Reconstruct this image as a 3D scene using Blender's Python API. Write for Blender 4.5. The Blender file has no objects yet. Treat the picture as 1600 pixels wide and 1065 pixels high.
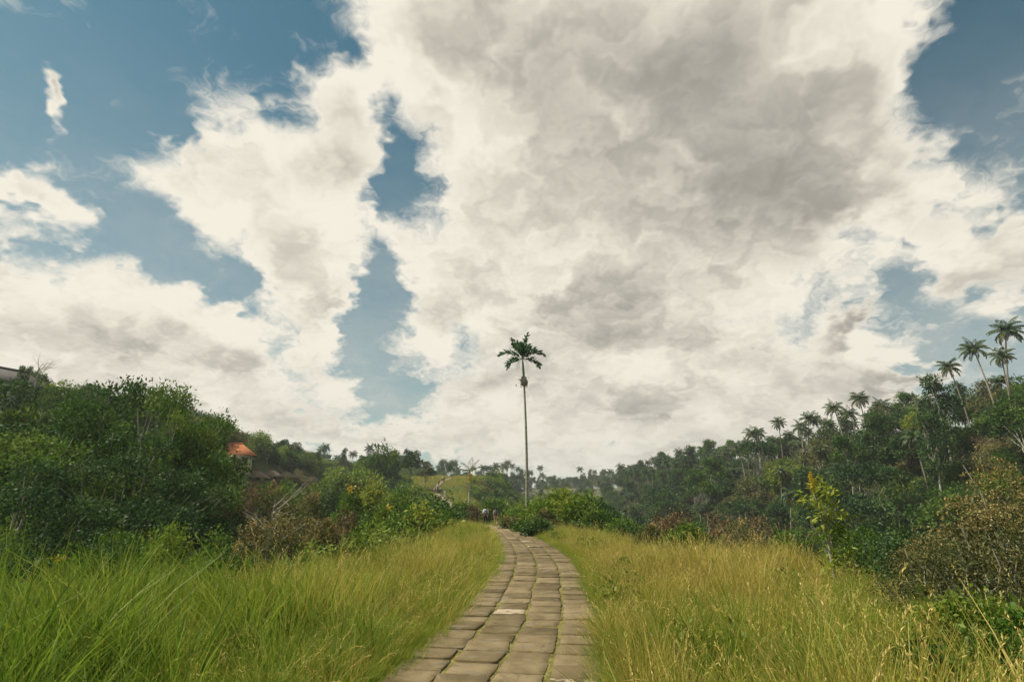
import bpy, bmesh, math, random
import numpy as np
from mathutils import Vector, Matrix, Euler

scene = bpy.context.scene
col = scene.collection
R = math.radians

# ------------------------------------------------------------------ camera
FPX = 850.0                      # focal length in pixels of a 1600 px wide picture
PITCH = math.atan((780 - 532.5) / FPX)
EYE = 1.65
cam_data = bpy.data.cameras.new('camera')
cam_data.sensor_width = 36.0
cam_data.lens = 36.0 * FPX / 1600.0
cam_data.clip_start = 0.05
cam_data.clip_end = 6000
cam = bpy.data.objects.new('camera', cam_data)
col.objects.link(cam)
cam.location = (0, 0, EYE)
cam.rotation_euler = (math.pi / 2 + PITCH, 0, 0)
scene.camera = cam
cp, sp = math.cos(PITCH), math.sin(PITCH)

def ray(px, py):
    u = (px - 800) / FPX
    v = (532.5 - py) / FPX
    return Vector((u, cp - v * sp, sp + v * cp))

def at(px, py, Y):
    """the world point at forward distance Y that a place in the photograph shows"""
    d = ray(px, py)
    return Vector((0, 0, EYE)) + d * (Y / d.y)

def px_of(x, y, z):
    z = z - EYE
    f = y * cp + z * sp
    up = -y * sp + z * cp
    return 800 + FPX * x / f, 532.5 - FPX * up / f, f

# ------------------------------------------------------------------ world, sun, exposure
SUN_EL, SUN_AZ = R(54), R(-88)          # azimuth from +Y towards +X
world = bpy.data.worlds.new('World')
scene.world = world
world.use_nodes = True
NT = world.node_tree
NT.nodes.clear()

def build_sky(nt):
    N, L = nt.nodes, nt.links
    def new(t, **k):
        n = N.new(t)
        for a, b in k.items():
            setattr(n, a, b)
        return n
    def put(sock, v):
        if isinstance(v, bpy.types.NodeSocket):
            L.new(v, sock)
        else:
            sock.default_value = v
    def M(op, a, b=None, c=None, clamp=False):
        n = new('ShaderNodeMath', operation=op, use_clamp=clamp)
        put(n.inputs[0], a)
        if b is not None: put(n.inputs[1], b)
        if c is not None: put(n.inputs[2], c)
        return n.outputs[0]
    def VM(op, a, b=None, s=None):
        n = new('ShaderNodeVectorMath', operation=op)
        put(n.inputs[0], a)
        if b is not None: put(n.inputs[1], b)
        if s is not None: put(n.inputs['Scale'], s)
        return n.outputs['Value'] if op in ('DOT_PRODUCT', 'LENGTH') else n.outputs[0]
    def comb(x, y, z):
        n = new('ShaderNodeCombineXYZ')
        put(n.inputs[0], x); put(n.inputs[1], y); put(n.inputs[2], z)
        return n.outputs[0]
    def smooth(x, lo, hi, a=0.0, b=1.0):
        n = new('ShaderNodeMapRange', interpolation_type='SMOOTHSTEP')
        put(n.inputs['Value'], x)
        n.inputs['From Min'].default_value = lo; n.inputs['From Max'].default_value = hi
        n.inputs['To Min'].default_value = a; n.inputs['To Max'].default_value = b
        return n.outputs[0]
    def noise(v, scale, detail=6, rough=0.55, lac=2.0):
        n = new('ShaderNodeTexNoise', noise_dimensions='2D')
        put(n.inputs['Vector'], v)
        n.inputs['Scale'].default_value = scale; n.inputs['Detail'].default_value = detail
        n.inputs['Roughness'].default_value = rough; n.inputs['Lacunarity'].default_value = lac
        return n
    def mixc(f, a, b):
        n = new('ShaderNodeMix', data_type='RGBA')
        put(n.inputs[0], f); put(n.inputs[6], a); put(n.inputs[7], b)
        return n.outputs[2]

    geo = new('ShaderNodeTexCoord').outputs['Generated']
    d = VM('NORMALIZE', geo)
    sx = new('ShaderNodeSeparateXYZ'); L.new(d, sx.inputs[0])
    X, Y, Z = sx.outputs
    az = M('ARCTAN2', X, Y)
    el = M('ARCSINE', Z)

    def azel(px, py):
        r = ray(px, py).normalized()
        return math.atan2(r.x, r.y), math.asin(r.z)

    def blobs(P, rows):
        total = None
        for (cx, cy, rx, ry, rot, w) in rows:
            a0, e0 = azel(cx, cy)
            a1, _ = azel(cx + 5, cy); _, e1 = azel(cx, cy + 5)
            mp = new('ShaderNodeMapping', vector_type='TEXTURE')
            L.new(P, mp.inputs['Vector'])
            mp.inputs['Location'].default_value = (a0, e0, 0)
            mp.inputs['Rotation'].default_value = (0, 0, R(rot))
            mp.inputs['Scale'].default_value = (abs(a1 - a0) / 5 * rx, abs(e1 - e0) / 5 * ry, 1)
            g = new('ShaderNodeTexGradient', gradient_type='QUADRATIC_SPHERE')
            L.new(mp.outputs[0], g.inputs[0])
            f = g.outputs['Fac']
            total = M('MULTIPLY', f, w) if total is None else M('MULTIPLY_ADD', f, w, total)
        return total

    # cloud masses: centre, radii (as seen towards the ridge), tilt, weight
    COVER = [
        (960, 60, 560, 330, 0, 2.6), (1180, 250, 420, 330, 0, 2.6), (860, 330, 300, 380, 0, 2.0),
        (1000, 560, 420, 320, 0, 2.2), (700, 30, 290, 190, 0, 1.6), (1300, 60, 240, 260, 0, 1.6),
        (480, 250, 210, 190, 20, 2.3), (430, 400, 210, 180, 0, 2.0), (290, 245, 150, 110, 0, 1.3),
        (510, 510, 120, 150, 25, 1.6), (640, 370, 130, 120, 0, 0.9), (560, 160, 110, 90, 0, 1.0),
        (65, 295, 140, 70, -58, 1.9), (70, 140, 95, 55, -70, 1.7), (10, 300, 50, 60, 0, 0.8),
        (150, 500, 240, 150, 0, 1.9), (20, 500, 130, 150, 0, 1.3), (340, 590, 260, 130, -15, 1.8),
        (150, 640, 420, 150, 0, 1.6), (345, 515, 55, 60, 0, 1.0), (480, 670, 240, 90, -10, 1.2),
        (720, 480, 130, 130, 0, 1.2), (720, 620, 260, 130, 0, 1.0), (700, 700, 700, 90, 0, 1.2),
        (1500, 400, 190, 120, 20, 1.9), (1580, 340, 130, 130, 0, 1.7), (1340, 520, 110, 70, 0, 1.2),
        (1390, 290, 170, 130, 0, 1.2), (1290, 610, 260, 110, 10, 1.7), (1450, 580, 240, 80, 15, 1.2),
        (1150, 690, 500, 100, 0, 1.4), (1590, 470, 80, 60, 0, 0.8),
        # gaps of open sky
        (310, 455, 120, 70, 20, -1.3), (210, 420, 80, 60, 0, -.8), (1560, 530, 120, 36, 15, -0.7),
        (612, 225, 58, 150, 12, -1.0), (590, 490, 85, 150, -12, -1.2), (600, 600, 90, 60, 0, -0.7),
        (1530, 120, 140, 150, 0, -1.2), (1480, 540, 160, 45, 15, -0.8), (220, 120, 240, 130, 0, -0.8),
        (200, 360, 110, 90, 0, -0.7), (1420, 430, 70, 40, 0, -0.5), (560, 80, 60, 110, 0, -0.5),
    ]
    THICK = [
        (1140, 270, 470, 270, 0, 1.0), (980, 90, 420, 240, 0, 0.65), (1330, 330, 150, 110, 0, 0.6),
        (960, 500, 260, 130, 0, 0.5), (1345, 530, 110, 50, 0, 0.9), (1540, 440, 150, 80, 20, 0.9),
        (760, 580, 190, 70, 0, 0.75), (250, 560, 120, 40, 0, .3), (90, 520, 110, 40, 0, .28), (470, 600, 110, 40, 0, .3), (620, 690, 160, 30, 0, .5), (1000, 640, 200, 40, 0, .5), (1420, 600, 160, 35, 10, .6), (1490, 350, 90, 40, 10, .4), (850, 200, 150, 200, 0, 0.35), (1180, 560, 220, 80, 0, 0.5),
        (150, 590, 260, 80, 0, 0.45), (450, 450, 130, 70, 0, 0.3), (330, 640, 240, 60, 0, 0.4),
        (1110, 60, 200, 120, 0, 0.35),
    ]

    # flat cloud layer seen in perspective: the noise tightens towards the horizon
    def layer(az2, el2):
        ce = M('COSINE', el2)
        k = M('DIVIDE', ce, M('ADD', M('SINE', M('MAXIMUM', el2, 0.0)), 0.42))
        return comb(M('MULTIPLY', M('SINE', az2), k), M('MULTIPLY', M('COSINE', az2), k), 0.0)
    half = (0.5, 0.5, 0.5)
    q = layer(az, el)
    q_up = layer(M('ADD', az, 0.012), M('ADD', el, 0.05))
    P0 = comb(az, el, 0.0)
    w1 = noise(q, 2.6, 2, 0.55).outputs['Color']
    w2 = VM('SUBTRACT', noise(q, 11.0, 3, 0.6).outputs['Color'], half)
    P1 = VM('ADD', P0, VM('SCALE', VM('SUBTRACT', w1, half), s=0.20))
    P2 = VM('ADD', P1, VM('SCALE', w2, s=0.10))
    cover = blobs(P2, COVER)
    thick = blobs(P2, THICK)
    bend = VM('SCALE', w2, s=0.16)
    fb = noise(VM('ADD', q, bend), 5.0, 7, 0.60).outputs['Fac']
    fb_up = noise(VM('ADD', q_up, bend), 5.0, 3, 0.58).outputs['Fac']
    vo = new('ShaderNodeTexVoronoi', feature='F1', voronoi_dimensions='2D', normalize=True)
    L.new(VM('ADD', q, bend), vo.inputs['Vector'])
    vo.inputs['Scale'].default_value = 9.0; vo.inputs['Detail'].default_value = 2.0
    vo.inputs['Roughness'].default_value = 0.55
    puff = M('SUBTRACT', 0.5, vo.outputs['Distance'])
    # away from the modelled masses the same broken cloud goes on
    wide = noise(q, 1.7, 1, 0.5).outputs['Fac']
    outside = M('MAXIMUM', smooth(M('ABSOLUTE', az), 0.82, 1.15), smooth(el, 0.88, 1.1))
    base = M('MULTIPLY', M('MULTIPLY_ADD', wide, 5.0, -2.15), outside)
    D = M('ADD', M('MINIMUM', cover, 1.6), base)
    D = M('MULTIPLY_ADD', M('SUBTRACT', fb, 0.5), 2.3, D)
    D = M('MULTIPLY_ADD', puff, 0.5, D)
    alpha = smooth(D, 0.16, 0.84)
    self_shade = M('SUBTRACT', fb_up, fb)              # denser towards the sun -> shaded
    shade = M('MULTIPLY_ADD', self_shade, 1.35, 0.14)
    shade = M('MULTIPLY_ADD', thick, 0.74, shade)
    shade = M('ADD', shade, smooth(D, 0.8, 2.3, 0.0, 0.34))
    shade = M('MULTIPLY_ADD', puff, -0.25, shade)
    shade = M('MULTIPLY', shade, smooth(D, 0.35, 1.15, 0.12, 1.0))
    rampn = new('ShaderNodeValToRGB')
    L.new(M('MAXIMUM', shade, 0.0, clamp=True), rampn.inputs[0])
    cr = rampn.color_ramp
    cr.interpolation = 'B_SPLINE'
    cr.elements[0].position = 0.0; cr.elements[0].color = (0.66, 0.62, 0.535, 1)
    cr.elements[1].position = 1.0; cr.elements[1].color = (0.215, 0.20, 0.172, 1)
    for p, c in ((0.22, (0.585, 0.547, 0.465, 1)), (0.48, (0.40, 0.372, 0.317, 1)), (0.74, (0.285, 0.266, 0.228, 1))):
        e = cr.elements.new(p); e.color = c

    sky = new('ShaderNodeTexSky', sky_type='NISHITA')
    sky.sun_disc = False
    sky.sun_elevation = SUN_EL
    sky.sun_rotation = SUN_AZ
    sky.air_density = 1.0; sky.dust_density = 0.5; sky.ozone_density = 1.4
    tint = new('ShaderNodeMix', data_type='RGBA', blend_type='MULTIPLY')
    tint.inputs[0].default_value = 1.0
    L.new(sky.outputs[0], tint.inputs[6]); tint.inputs[7].default_value = (0.032, 0.056, 0.047, 1)
    # thin veil near the horizon
    veil = smooth(el, 0.02, 0.75, 0.85, 0.0)
    vn = M('MULTIPLY', veil, smooth(fb, 0.25, 0.7, 0.55, 1.0))
    base = mixc(vn, tint.outputs[2], (0.39, 0.40, 0.37, 1))
    cl = mixc(smooth(el, 0.0, 0.30, 0.35, 0.0), rampn.outputs[0], (0.50, 0.468, 0.40, 1))
    final = mixc(alpha, base, cl)
    bg = new('ShaderNodeBackground'); bg.inputs['Strength'].default_value = 1.0
    L.new(final, bg.inputs[0])
    out = new('ShaderNodeOutputWorld')
    L.new(bg.outputs[0], out.inputs[0])

build_sky(NT)

sun_data = bpy.data.lights.new('sun', 'SUN')
sun_data.energy = 5.0
sun_data.angle = R(1.5)
sun_data.color = (1.0, 0.93, 0.80)
sun = bpy.data.objects.new('sun', sun_data)
col.objects.link(sun)
sd = Vector((math.sin(SUN_AZ) * math.cos(SUN_EL), math.cos(SUN_AZ) * math.cos(SUN_EL), math.sin(SUN_EL)))
sun.rotation_euler = sd.to_track_quat('Z', 'Y').to_euler()

vs = scene.view_settings
vs.view_transform = 'Standard'; vs.look = 'None'; vs.exposure = 0.5; vs.gamma = 1.0
vs.use_curve_mapping = False
cy = scene.cycles
cy.use_denoising = True
cy.max_bounces = 4; cy.diffuse_bounces = 2; cy.glossy_bounces = 2; cy.transmission_bounces = 3
cy.transparent_max_bounces = 4; cy.volume_bounces = 0
cy.use_adaptive_sampling = True; cy.adaptive_threshold = 0.015
cy.sample_clamp_indirect = 4.0
world.cycles.sampling_method = 'MANUAL'
world.cycles.sample_map_resolution = 512

# ------------------------------------------------------------------ helpers
rng = np.random.default_rng(7)

def tag(o, label=None, cat=None, group=None, kind=None):
    if label: o['label'] = label
    if cat: o['category'] = cat
    if group: o['group'] = group
    if kind: o['kind'] = kind
    return o

def empty(name, loc=(0, 0, 0), rz=0.0, scale=1.0):
    o = bpy.data.objects.new(name, None)
    col.objects.link(o)
    o.location = loc; o.rotation_euler = (0, 0, rz); o.scale = (scale,) * 3
    o.empty_display_size = 0.2
    return o

def link(name, me, parent=None, loc=None):
    o = bpy.data.objects.new(name, me)
    col.objects.link(o)
    if parent is not None: o.parent = parent
    if loc is not None: o.location = loc
    return o

def mesh_q(name, V, F, mats, lv=None, mi=None, smooth=False):
    """mesh from arrays: V (n,3), F (m,4) quads; lv = a value per vertex that varies the colour"""
    V = np.asarray(V, dtype=np.float32).reshape(-1, 3); F = np.asarray(F, dtype=np.int32).reshape(-1, 4)
    me = bpy.data.meshes.new(name)
    me.vertices.add(len(V)); me.vertices.foreach_set('co', V.ravel())
    me.loops.add(F.size); me.loops.foreach_set('vertex_index', F.ravel())
    me.polygons.add(len(F))
    me.polygons.foreach_set('loop_start', np.arange(0, F.size, 4, dtype=np.int32))
    me.polygons.foreach_set('loop_total', np.full(len(F), 4, dtype=np.int32))
    for m in (mats if isinstance(mats, (list, tuple)) else [mats]):
        me.materials.append(m)
    if mi is not None: me.polygons.foreach_set('material_index', np.asarray(mi, dtype=np.int32))
    if smooth: me.polygons.foreach_set('use_smooth', np.ones(len(F), dtype=bool))
    if lv is not None:
        a = me.attributes.new('lv', 'FLOAT', 'POINT')
        a.data.foreach_set('value', np.asarray(lv, dtype=np.float32))
    me.update(calc_edges=True)
    return me

class Q:
    """collects quads"""
    def __init__(s): s.V = []; s.F = []; s.lv = []; s.mi = []; s.n = 0
    def add(s, V, F, lv=0.5, mi=0):
        V = np.asarray(V, float).reshape(-1, 3); F = np.asarray(F, int).reshape(-1, 4)
        s.V.append(V); s.F.append(F + s.n); s.n += len(V)
        s.lv.append(np.broadcast_to(np.asarray(lv, float), (len(V),)))
        s.mi.append(np.full(len(F), mi))
    def mesh(s, name, mats, smooth=False):
        return mesh_q(name, np.concatenate(s.V), np.concatenate(s.F), mats, np.concatenate(s.lv), np.concatenate(s.mi), smooth)
    def tube(s, pts, rad, sides=6, lv=0.5, mi=0, cap=True):
        pts = np.asarray(pts, float); k = len(pts)
        rad = np.broadcast_to(np.asarray(rad, float), (k,))
        T = np.gradient(pts, axis=0); T /= np.linalg.norm(T, axis=1, keepdims=True) + 1e-9
        ref = np.array([1., 0, 0]) if abs(T[0, 0]) < 0.8 else np.array([0, 1., 0])
        A = np.cross(T, ref); A /= np.linalg.norm(A, axis=1, keepdims=True) + 1e-9
        B = np.cross(T, A)
        th = np.arange(sides) / sides * 2 * math.pi
        ring = pts[:, None, :] + rad[:, None, None] * (np.cos(th)[None, :, None] * A[:, None, :] + np.sin(th)[None, :, None] * B[:, None, :])
        i = np.arange(k - 1)[:, None] * sides; j = np.arange(sides)[None, :]; j2 = (j + 1) % sides
        F = np.stack([i + j, i + j2, i + sides + j2, i + sides + j], -1).reshape(-1, 4)
        s.add(ring.reshape(-1, 3), F, lv, mi)
    def leaves(s, P, D, L, W, lv, nrm=None, fold=0.15, mi=0):
        """rhombic leaf blades: base P, direction D, length L, width W"""
        P = np.asarray(P, float); n = len(P)
        D = D / (np.linalg.norm(D, axis=1, keepdims=True) + 1e-9)
        if nrm is None: nrm = rng.normal(size=(n, 3)) + np.array([0, 0, 0.8])
        S = np.cross(D, nrm); S /= np.linalg.norm(S, axis=1, keepdims=True) + 1e-9
        Nn = np.cross(S, D)
        L = np.broadcast_to(np.asarray(L, float), (n,))[:, None]; W = np.broadcast_to(np.asarray(W, float), (n,))[:, None]
        V = np.stack([P, P + D * L * .45 + S * W * .5 + Nn * W * fold, P + D * L - Nn * L * .12, P + D * L * .45 - S * W * .5 + Nn * W * fold], 1)
        F = np.arange(4 * n).reshape(n, 4)
        s.add(V.reshape(-1, 3), F, np.repeat(np.broadcast_to(np.asarray(lv, float), (n,)), 4), mi)
    def blades(s, P, D0, bend, L, W, lv, seg=4, mi=0):
        """grass blades: base P, start direction D0, horizontal bend vector (n,3), length, width"""
        n = len(P); L = np.broadcast_to(L, (n,)).astype(float); W = np.broadcast_to(W, (n,)).astype(float)
        t = np.linspace(0, 1, seg + 1)
        C = P[:, None, :] + L[:, None, None] * (t[None, :, None] * D0[:, None, :] + (t ** 2.2)[None, :, None] * bend[:, None, :])
        C[:, :, 2] = np.maximum(C[:, :, 2], 0.01)
        S = np.cross(D0, rng.normal(size=(n, 3))); S /= np.linalg.norm(S, axis=1, keepdims=True) + 1e-9
        w = W[:, None] * np.clip(1.05 - t, 0.06, 1)[None, :] ** 0.7 * 0.5
        V = np.stack([C - S[:, None, :] * w[..., None], C + S[:, None, :] * w[..., None]], 2)
        b = (np.arange(n) * (seg + 1) * 2)[:, None] + np.arange(seg)[None, :] * 2
        F = np.stack([b, b + 1, b + 3, b + 2], -1).reshape(-1, 4)
        s.add(V.reshape(-1, 3), F, np.repeat(np.broadcast_to(lv, (n,)), (seg + 1) * 2), mi)
        return C[:, -1, :], C[:, -1, :] - C[:, -2, :]
    def box(s, c, size, rz=0.0, lv=0.5, mi=0, taper=1.0):
        x, y, z = np.asarray(size, float) / 2
        V = np.array([[-x, -y, -z], [x, -y, -z], [x, y, -z], [-x, y, -z], [-x * taper, -y * taper, z], [x * taper, -y * taper, z], [x * taper, y * taper, z], [-x * taper, y * taper, z]])
        cz, sz = math.cos(rz), math.sin(rz)
        V = V @ np.array([[cz, sz, 0], [-sz, cz, 0], [0, 0, 1]]) + np.asarray(c, float)
        s.add(V, [[0, 3, 2, 1], [4, 5, 6, 7], [0, 1, 5, 4], [1, 2, 6, 5], [2, 3, 7, 6], [3, 0, 4, 7]], lv, mi)

# ------------------------------------------------------------------ materials
def mat(name):
    m = bpy.data.materials.new(name); m.use_nodes = True
    m.node_tree.nodes.clear()
    return m, m.node_tree.nodes, m.node_tree.links

def ramp(nodes, links, fac, stops):
    r = nodes.new('ShaderNodeValToRGB')
    links.new(fac, r.inputs[0])
    e = r.color_ramp.elements
    e[0].position, e[0].color = stops[0][0], (*stops[0][1], 1)
    e[1].position, e[1].color = stops[-1][0], (*stops[-1][1], 1)
    for p, c in stops[1:-1]:
        q = e.new(p); q.color = (*c, 1)
    return r.outputs[0]

def leaf_mat(name, stops, transl=0.35, obj_var=0.35, rough=0.5, gloss=0.010, world_noise=0.0):
    """foliage: colour runs along the stops with the leaf's own value and the plant's own value"""
    m, N, L = mat(name)
    at_ = N.new('ShaderNodeAttribute'); at_.attribute_name = 'lv'
    oi = N.new('ShaderNodeObjectInfo')
    mx = N.new('ShaderNodeMath'); mx.operation = 'MULTIPLY_ADD'
    L.new(oi.outputs['Random'], mx.inputs[0]); mx.inputs[1].default_value = obj_var
    L.new(at_.outputs['Fac'], mx.inputs[2])
    ad = N.new('ShaderNodeMath'); ad.operation = 'SUBTRACT'
    L.new(mx.outputs[0], ad.inputs[0]); ad.inputs[1].default_value = obj_var * 0.5
    fac = ad.outputs[0]
    if world_noise:
        g = N.new('ShaderNodeNewGeometry'); nz = N.new('ShaderNodeTexNoise')
        L.new(g.outputs['Position'], nz.inputs['Vector']); nz.inputs['Scale'].default_value = 0.35; nz.inputs['Detail'].default_value = 3
        k = N.new('ShaderNodeMath'); k.operation = 'MULTIPLY_ADD'
        L.new(nz.outputs['Fac'], k.inputs[0]); k.inputs[1].default_value = world_noise
        k2 = N.new('ShaderNodeMath'); k2.operation = 'SUBTRACT'; L.new(fac, k2.inputs[0]); k2.inputs[1].default_value = world_noise * .5
        L.new(k2.outputs[0], k.inputs[2]); fac = k.outputs[0]
    c = ramp(N, L, fac, stops)
    df = N.new('ShaderNodeBsdfDiffuse'); L.new(c, df.inputs[0])
    tr = N.new('ShaderNodeBsdfTranslucent'); L.new(c, tr.inputs[0])
    ms = N.new('ShaderNodeMixShader'); ms.inputs[0].default_value = transl
    L.new(df.outputs[0], ms.inputs[1]); L.new(tr.outputs[0], ms.inputs[2])
    gl = N.new('ShaderNodeBsdfGlossy'); gl.inputs['Roughness'].default_value = rough; gl.inputs[0].default_value = (1, 1, 1, 1)
    m2 = N.new('ShaderNodeMixShader'); m2.inputs[0].default_value = gloss
    L.new(ms.outputs[0], m2.inputs[1]); L.new(gl.outputs[0], m2.inputs[2])
    o = N.new('ShaderNodeOutputMaterial'); L.new(m2.outputs[0], o.inputs[0])
    return m

def solid_mat(name, stops, scale=4.0, detail=5, rough=0.85, bump=0.0, bump_scale=None, coord='Object', stretch=(1, 1, 1), obj_var=0.0):
    m, N, L = mat(name)
    tc = N.new('ShaderNodeTexCoord'); mp = N.new('ShaderNodeMapping'); mp.inputs['Scale'].default_value = stretch
    if coord == 'World':
        g = N.new('ShaderNodeNewGeometry'); L.new(g.outputs['Position'], mp.inputs[0])
    else:
        L.new(tc.outputs[coord], mp.inputs[0])
    nz = N.new('ShaderNodeTexNoise'); L.new(mp.outputs[0], nz.inputs['Vector'])
    nz.inputs['Scale'].default_value = scale; nz.inputs['Detail'].default_value = detail; nz.inputs['Roughness'].default_value = 0.6
    fac = nz.outputs['Fac']
    if obj_var:
        oi = N.new('ShaderNodeObjectInfo'); k = N.new('ShaderNodeMath'); k.operation = 'MULTIPLY_ADD'
        L.new(oi.outputs['Random'], k.inputs[0]); k.inputs[1].default_value = obj_var
        k2 = N.new('ShaderNodeMath'); k2.operation = 'SUBTRACT'; L.new(fac, k2.inputs[0]); k2.inputs[1].default_value = obj_var / 2
        L.new(k2.outputs[0], k.inputs[2]); fac = k.outputs[0]
    c = ramp(N, L, fac, stops)
    b = N.new('ShaderNodeBsdfPrincipled'); L.new(c, b.inputs['Base Color']); b.inputs['Roughness'].default_value = rough
    b.inputs['Specular IOR Level'].default_value = 0.25
    if bump:
        n2 = N.new('ShaderNodeTexNoise'); L.new(mp.outputs[0], n2.inputs['Vector']); n2.inputs['Scale'].default_value = bump_scale or scale * 5; n2.inputs['Detail'].default_value = 6
        bp = N.new('ShaderNodeBump'); bp.inputs['Strength'].default_value = bump; bp.inputs['Distance'].default_value = 0.02
        L.new(n2.outputs['Fac'], bp.inputs['Height']); L.new(bp.outputs[0], b.inputs['Normal'])
    o = N.new('ShaderNodeOutputMaterial'); L.new(b.outputs[0], o.inputs[0])
    return m

MT = {}
MT['leaf_green'] = leaf_mat('leaf_green', [(0.0, (0.026, 0.066, 0.008)), (0.5, (0.064, 0.132, 0.016)), (1.0, (0.16, 0.22, 0.035))], 0.35)
MT['leaf_dark'] = leaf_mat('leaf_dark', [(0.0, (0.018, 0.048, 0.013)), (0.5, (0.038, 0.086, 0.022)), (1.0, (0.095, 0.145, 0.034))], 0.3)
MT['leaf_bright'] = leaf_mat('leaf_bright', [(0.0, (0.052, 0.11, 0.010)), (0.5, (0.115, 0.19, 0.020)), (1.0, (0.27, 0.29, 0.040))], 0.4)
MT['leaf_olive'] = leaf_mat('leaf_olive', [(0.0, (0.050, 0.066, 0.020)), (0.5, (0.10, 0.11, 0.035)), (1.0, (0.22, 0.19, 0.075))], 0.3)
MT['leaf_brown'] = leaf_mat('leaf_brown', [(0.0, (0.075, 0.058, 0.028)), (0.5, (0.15, 0.11, 0.055)), (1.0, (0.28, 0.20, 0.11))], 0.25)
MT['leaf_palm'] = leaf_mat('leaf_palm', [(0.0, (0.030, 0.062, 0.022)), (0.5, (0.062, 0.108, 0.036)), (1.0, (0.19, 0.18, 0.06))], 0.3, gloss=0.02)
MT['leaf_areca'] = leaf_mat('leaf_areca', [(0.0, (0.018, 0.060, 0.022)), (0.5, (0.032, 0.095, 0.034)), (1.0, (0.09, 0.16, 0.05))], 0.25, 0.1, gloss=0.03)
MT['grass_green'] = leaf_mat('grass_green', [(0.0, (0.065, 0.135, 0.012)), (0.5, (0.19, 0.27, 0.026)), (1.0, (0.42, 0.38, 0.070))], 0.45, 0.45, world_noise=0.5)
MT['grass_dry'] = leaf_mat('grass_dry', [(0.0, (0.15, 0.18, 0.022)), (0.5, (0.37, 0.315, 0.060)), (1.0, (0.62, 0.48, 0.17))], 0.4, 0.4, world_noise=0.5)
MT['joint_moss_leaf'] = leaf_mat('joint_moss_leaf', [(0.0, (0.07, 0.085, 0.014)), (0.5, (0.15, 0.15, 0.03)), (1.0, (0.28, 0.24, 0.07))], 0.3, 0.6, world_noise=0.9)
MT['seed_gold'] = leaf_mat('seed_gold', [(0.0, (0.15, 0.105, 0.035)), (0.5, (0.26, 0.205, 0.075)), (1.0, (0.40, 0.32, 0.12))], 0.3, 0.3)
MT['flower_yellow'] = leaf_mat('flower_yellow', [(0.0, (0.42, 0.27, 0.02)), (1.0, (0.66, 0.50, 0.05))], 0.3, 0.1)
MT['bark_pale'] = solid_mat('bark_pale', [(0.25, (0.17, 0.16, 0.12)), (0.75, (0.42, 0.40, 0.32))], 5, 5, 0.9, 0.4, stretch=(1, 1, 0.4))
MT['bark_dark'] = solid_mat('bark_dark', [(0.25, (0.05, 0.04, 0.028)), (0.75, (0.16, 0.13, 0.09))], 5, 5, 0.9, 0.4, stretch=(1, 1, 0.4))
MT['bark_palm'] = solid_mat('bark_palm', [(0.25, (0.12, 0.105, 0.075)), (0.75, (0.30, 0.27, 0.20))], 6, 4, 0.9, 0.3, stretch=(0.5, 0.5, 3))

# ------------------------------------------------------------------ the land
PATH_Y = np.array([-6, 0, 4.9, 5.5, 6.9, 8.5, 10.6, 13.7, 17.0, 21.6, 28., 33., 45., 54., 66., 80., 100., 125., 150., 165., 180., 220., 300., 500., 3000.])
PATH_X = np.array([-1.9, -1.1, -.36, -.24, -.03, .20, .36, .60, .68, .55, .22, -.02, -.85, -1.85, -3.6, -6., -9.5, -13.5, -21., -21.5, -19., -22., -25., -10., -10.])
RIDGE_Y = np.array([-20, 0, 20, 33, 54, 80, 105, 125, 150, 165, 182, 225, 300, 420, 3000.])
RIDGE_Z = np.array([0.0, 0., 0., -.25, -.75, -1.7, -1.2, .5, 3.6, 6.4, 8.8, 8.6, 7, 3, 3.])

def smooth_interp(q, xs, ys):
    q = np.asarray(q, float)
    acc = np.zeros_like(q)
    for o, w in ((-0.06, .25), (0, .5), (0.06, .25)):
        acc = acc + w * np.interp(q * (1 + o), xs, ys)
    return acc

def pcx(y): return smooth_interp(y, PATH_Y, PATH_X)
def prz(y): return smooth_interp(y, RIDGE_Y, RIDGE_Z)
def sstep(a, b, x):
    t = np.clip((np.asarray(x, float) - a) / (b - a), 0, 1)
    return t * t * (3 - 2 * t)

def vnoise(x, y, s, seed=0):
    """smooth value noise"""
    x = np.asarray(x, float) / s + 37.3 * seed; y = np.asarray(y, float) / s - 11.7 * seed
    xi = np.floor(x); yi = np.floor(y); fx = x - xi; fy = y - yi
    fx = fx * fx * (3 - 2 * fx); fy = fy * fy * (3 - 2 * fy)
    def h(a, b):
        v = np.sin(a * 127.1 + b * 311.7 + seed * 74.7) * 43758.5453
        return v - np.floor(v)
    return ((h(xi, yi) * (1 - fx) + h(xi + 1, yi) * fx) * (1 - fy) + (h(xi, yi + 1) * (1 - fx) + h(xi + 1, yi + 1) * fx) * fy) - 0.5

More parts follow.
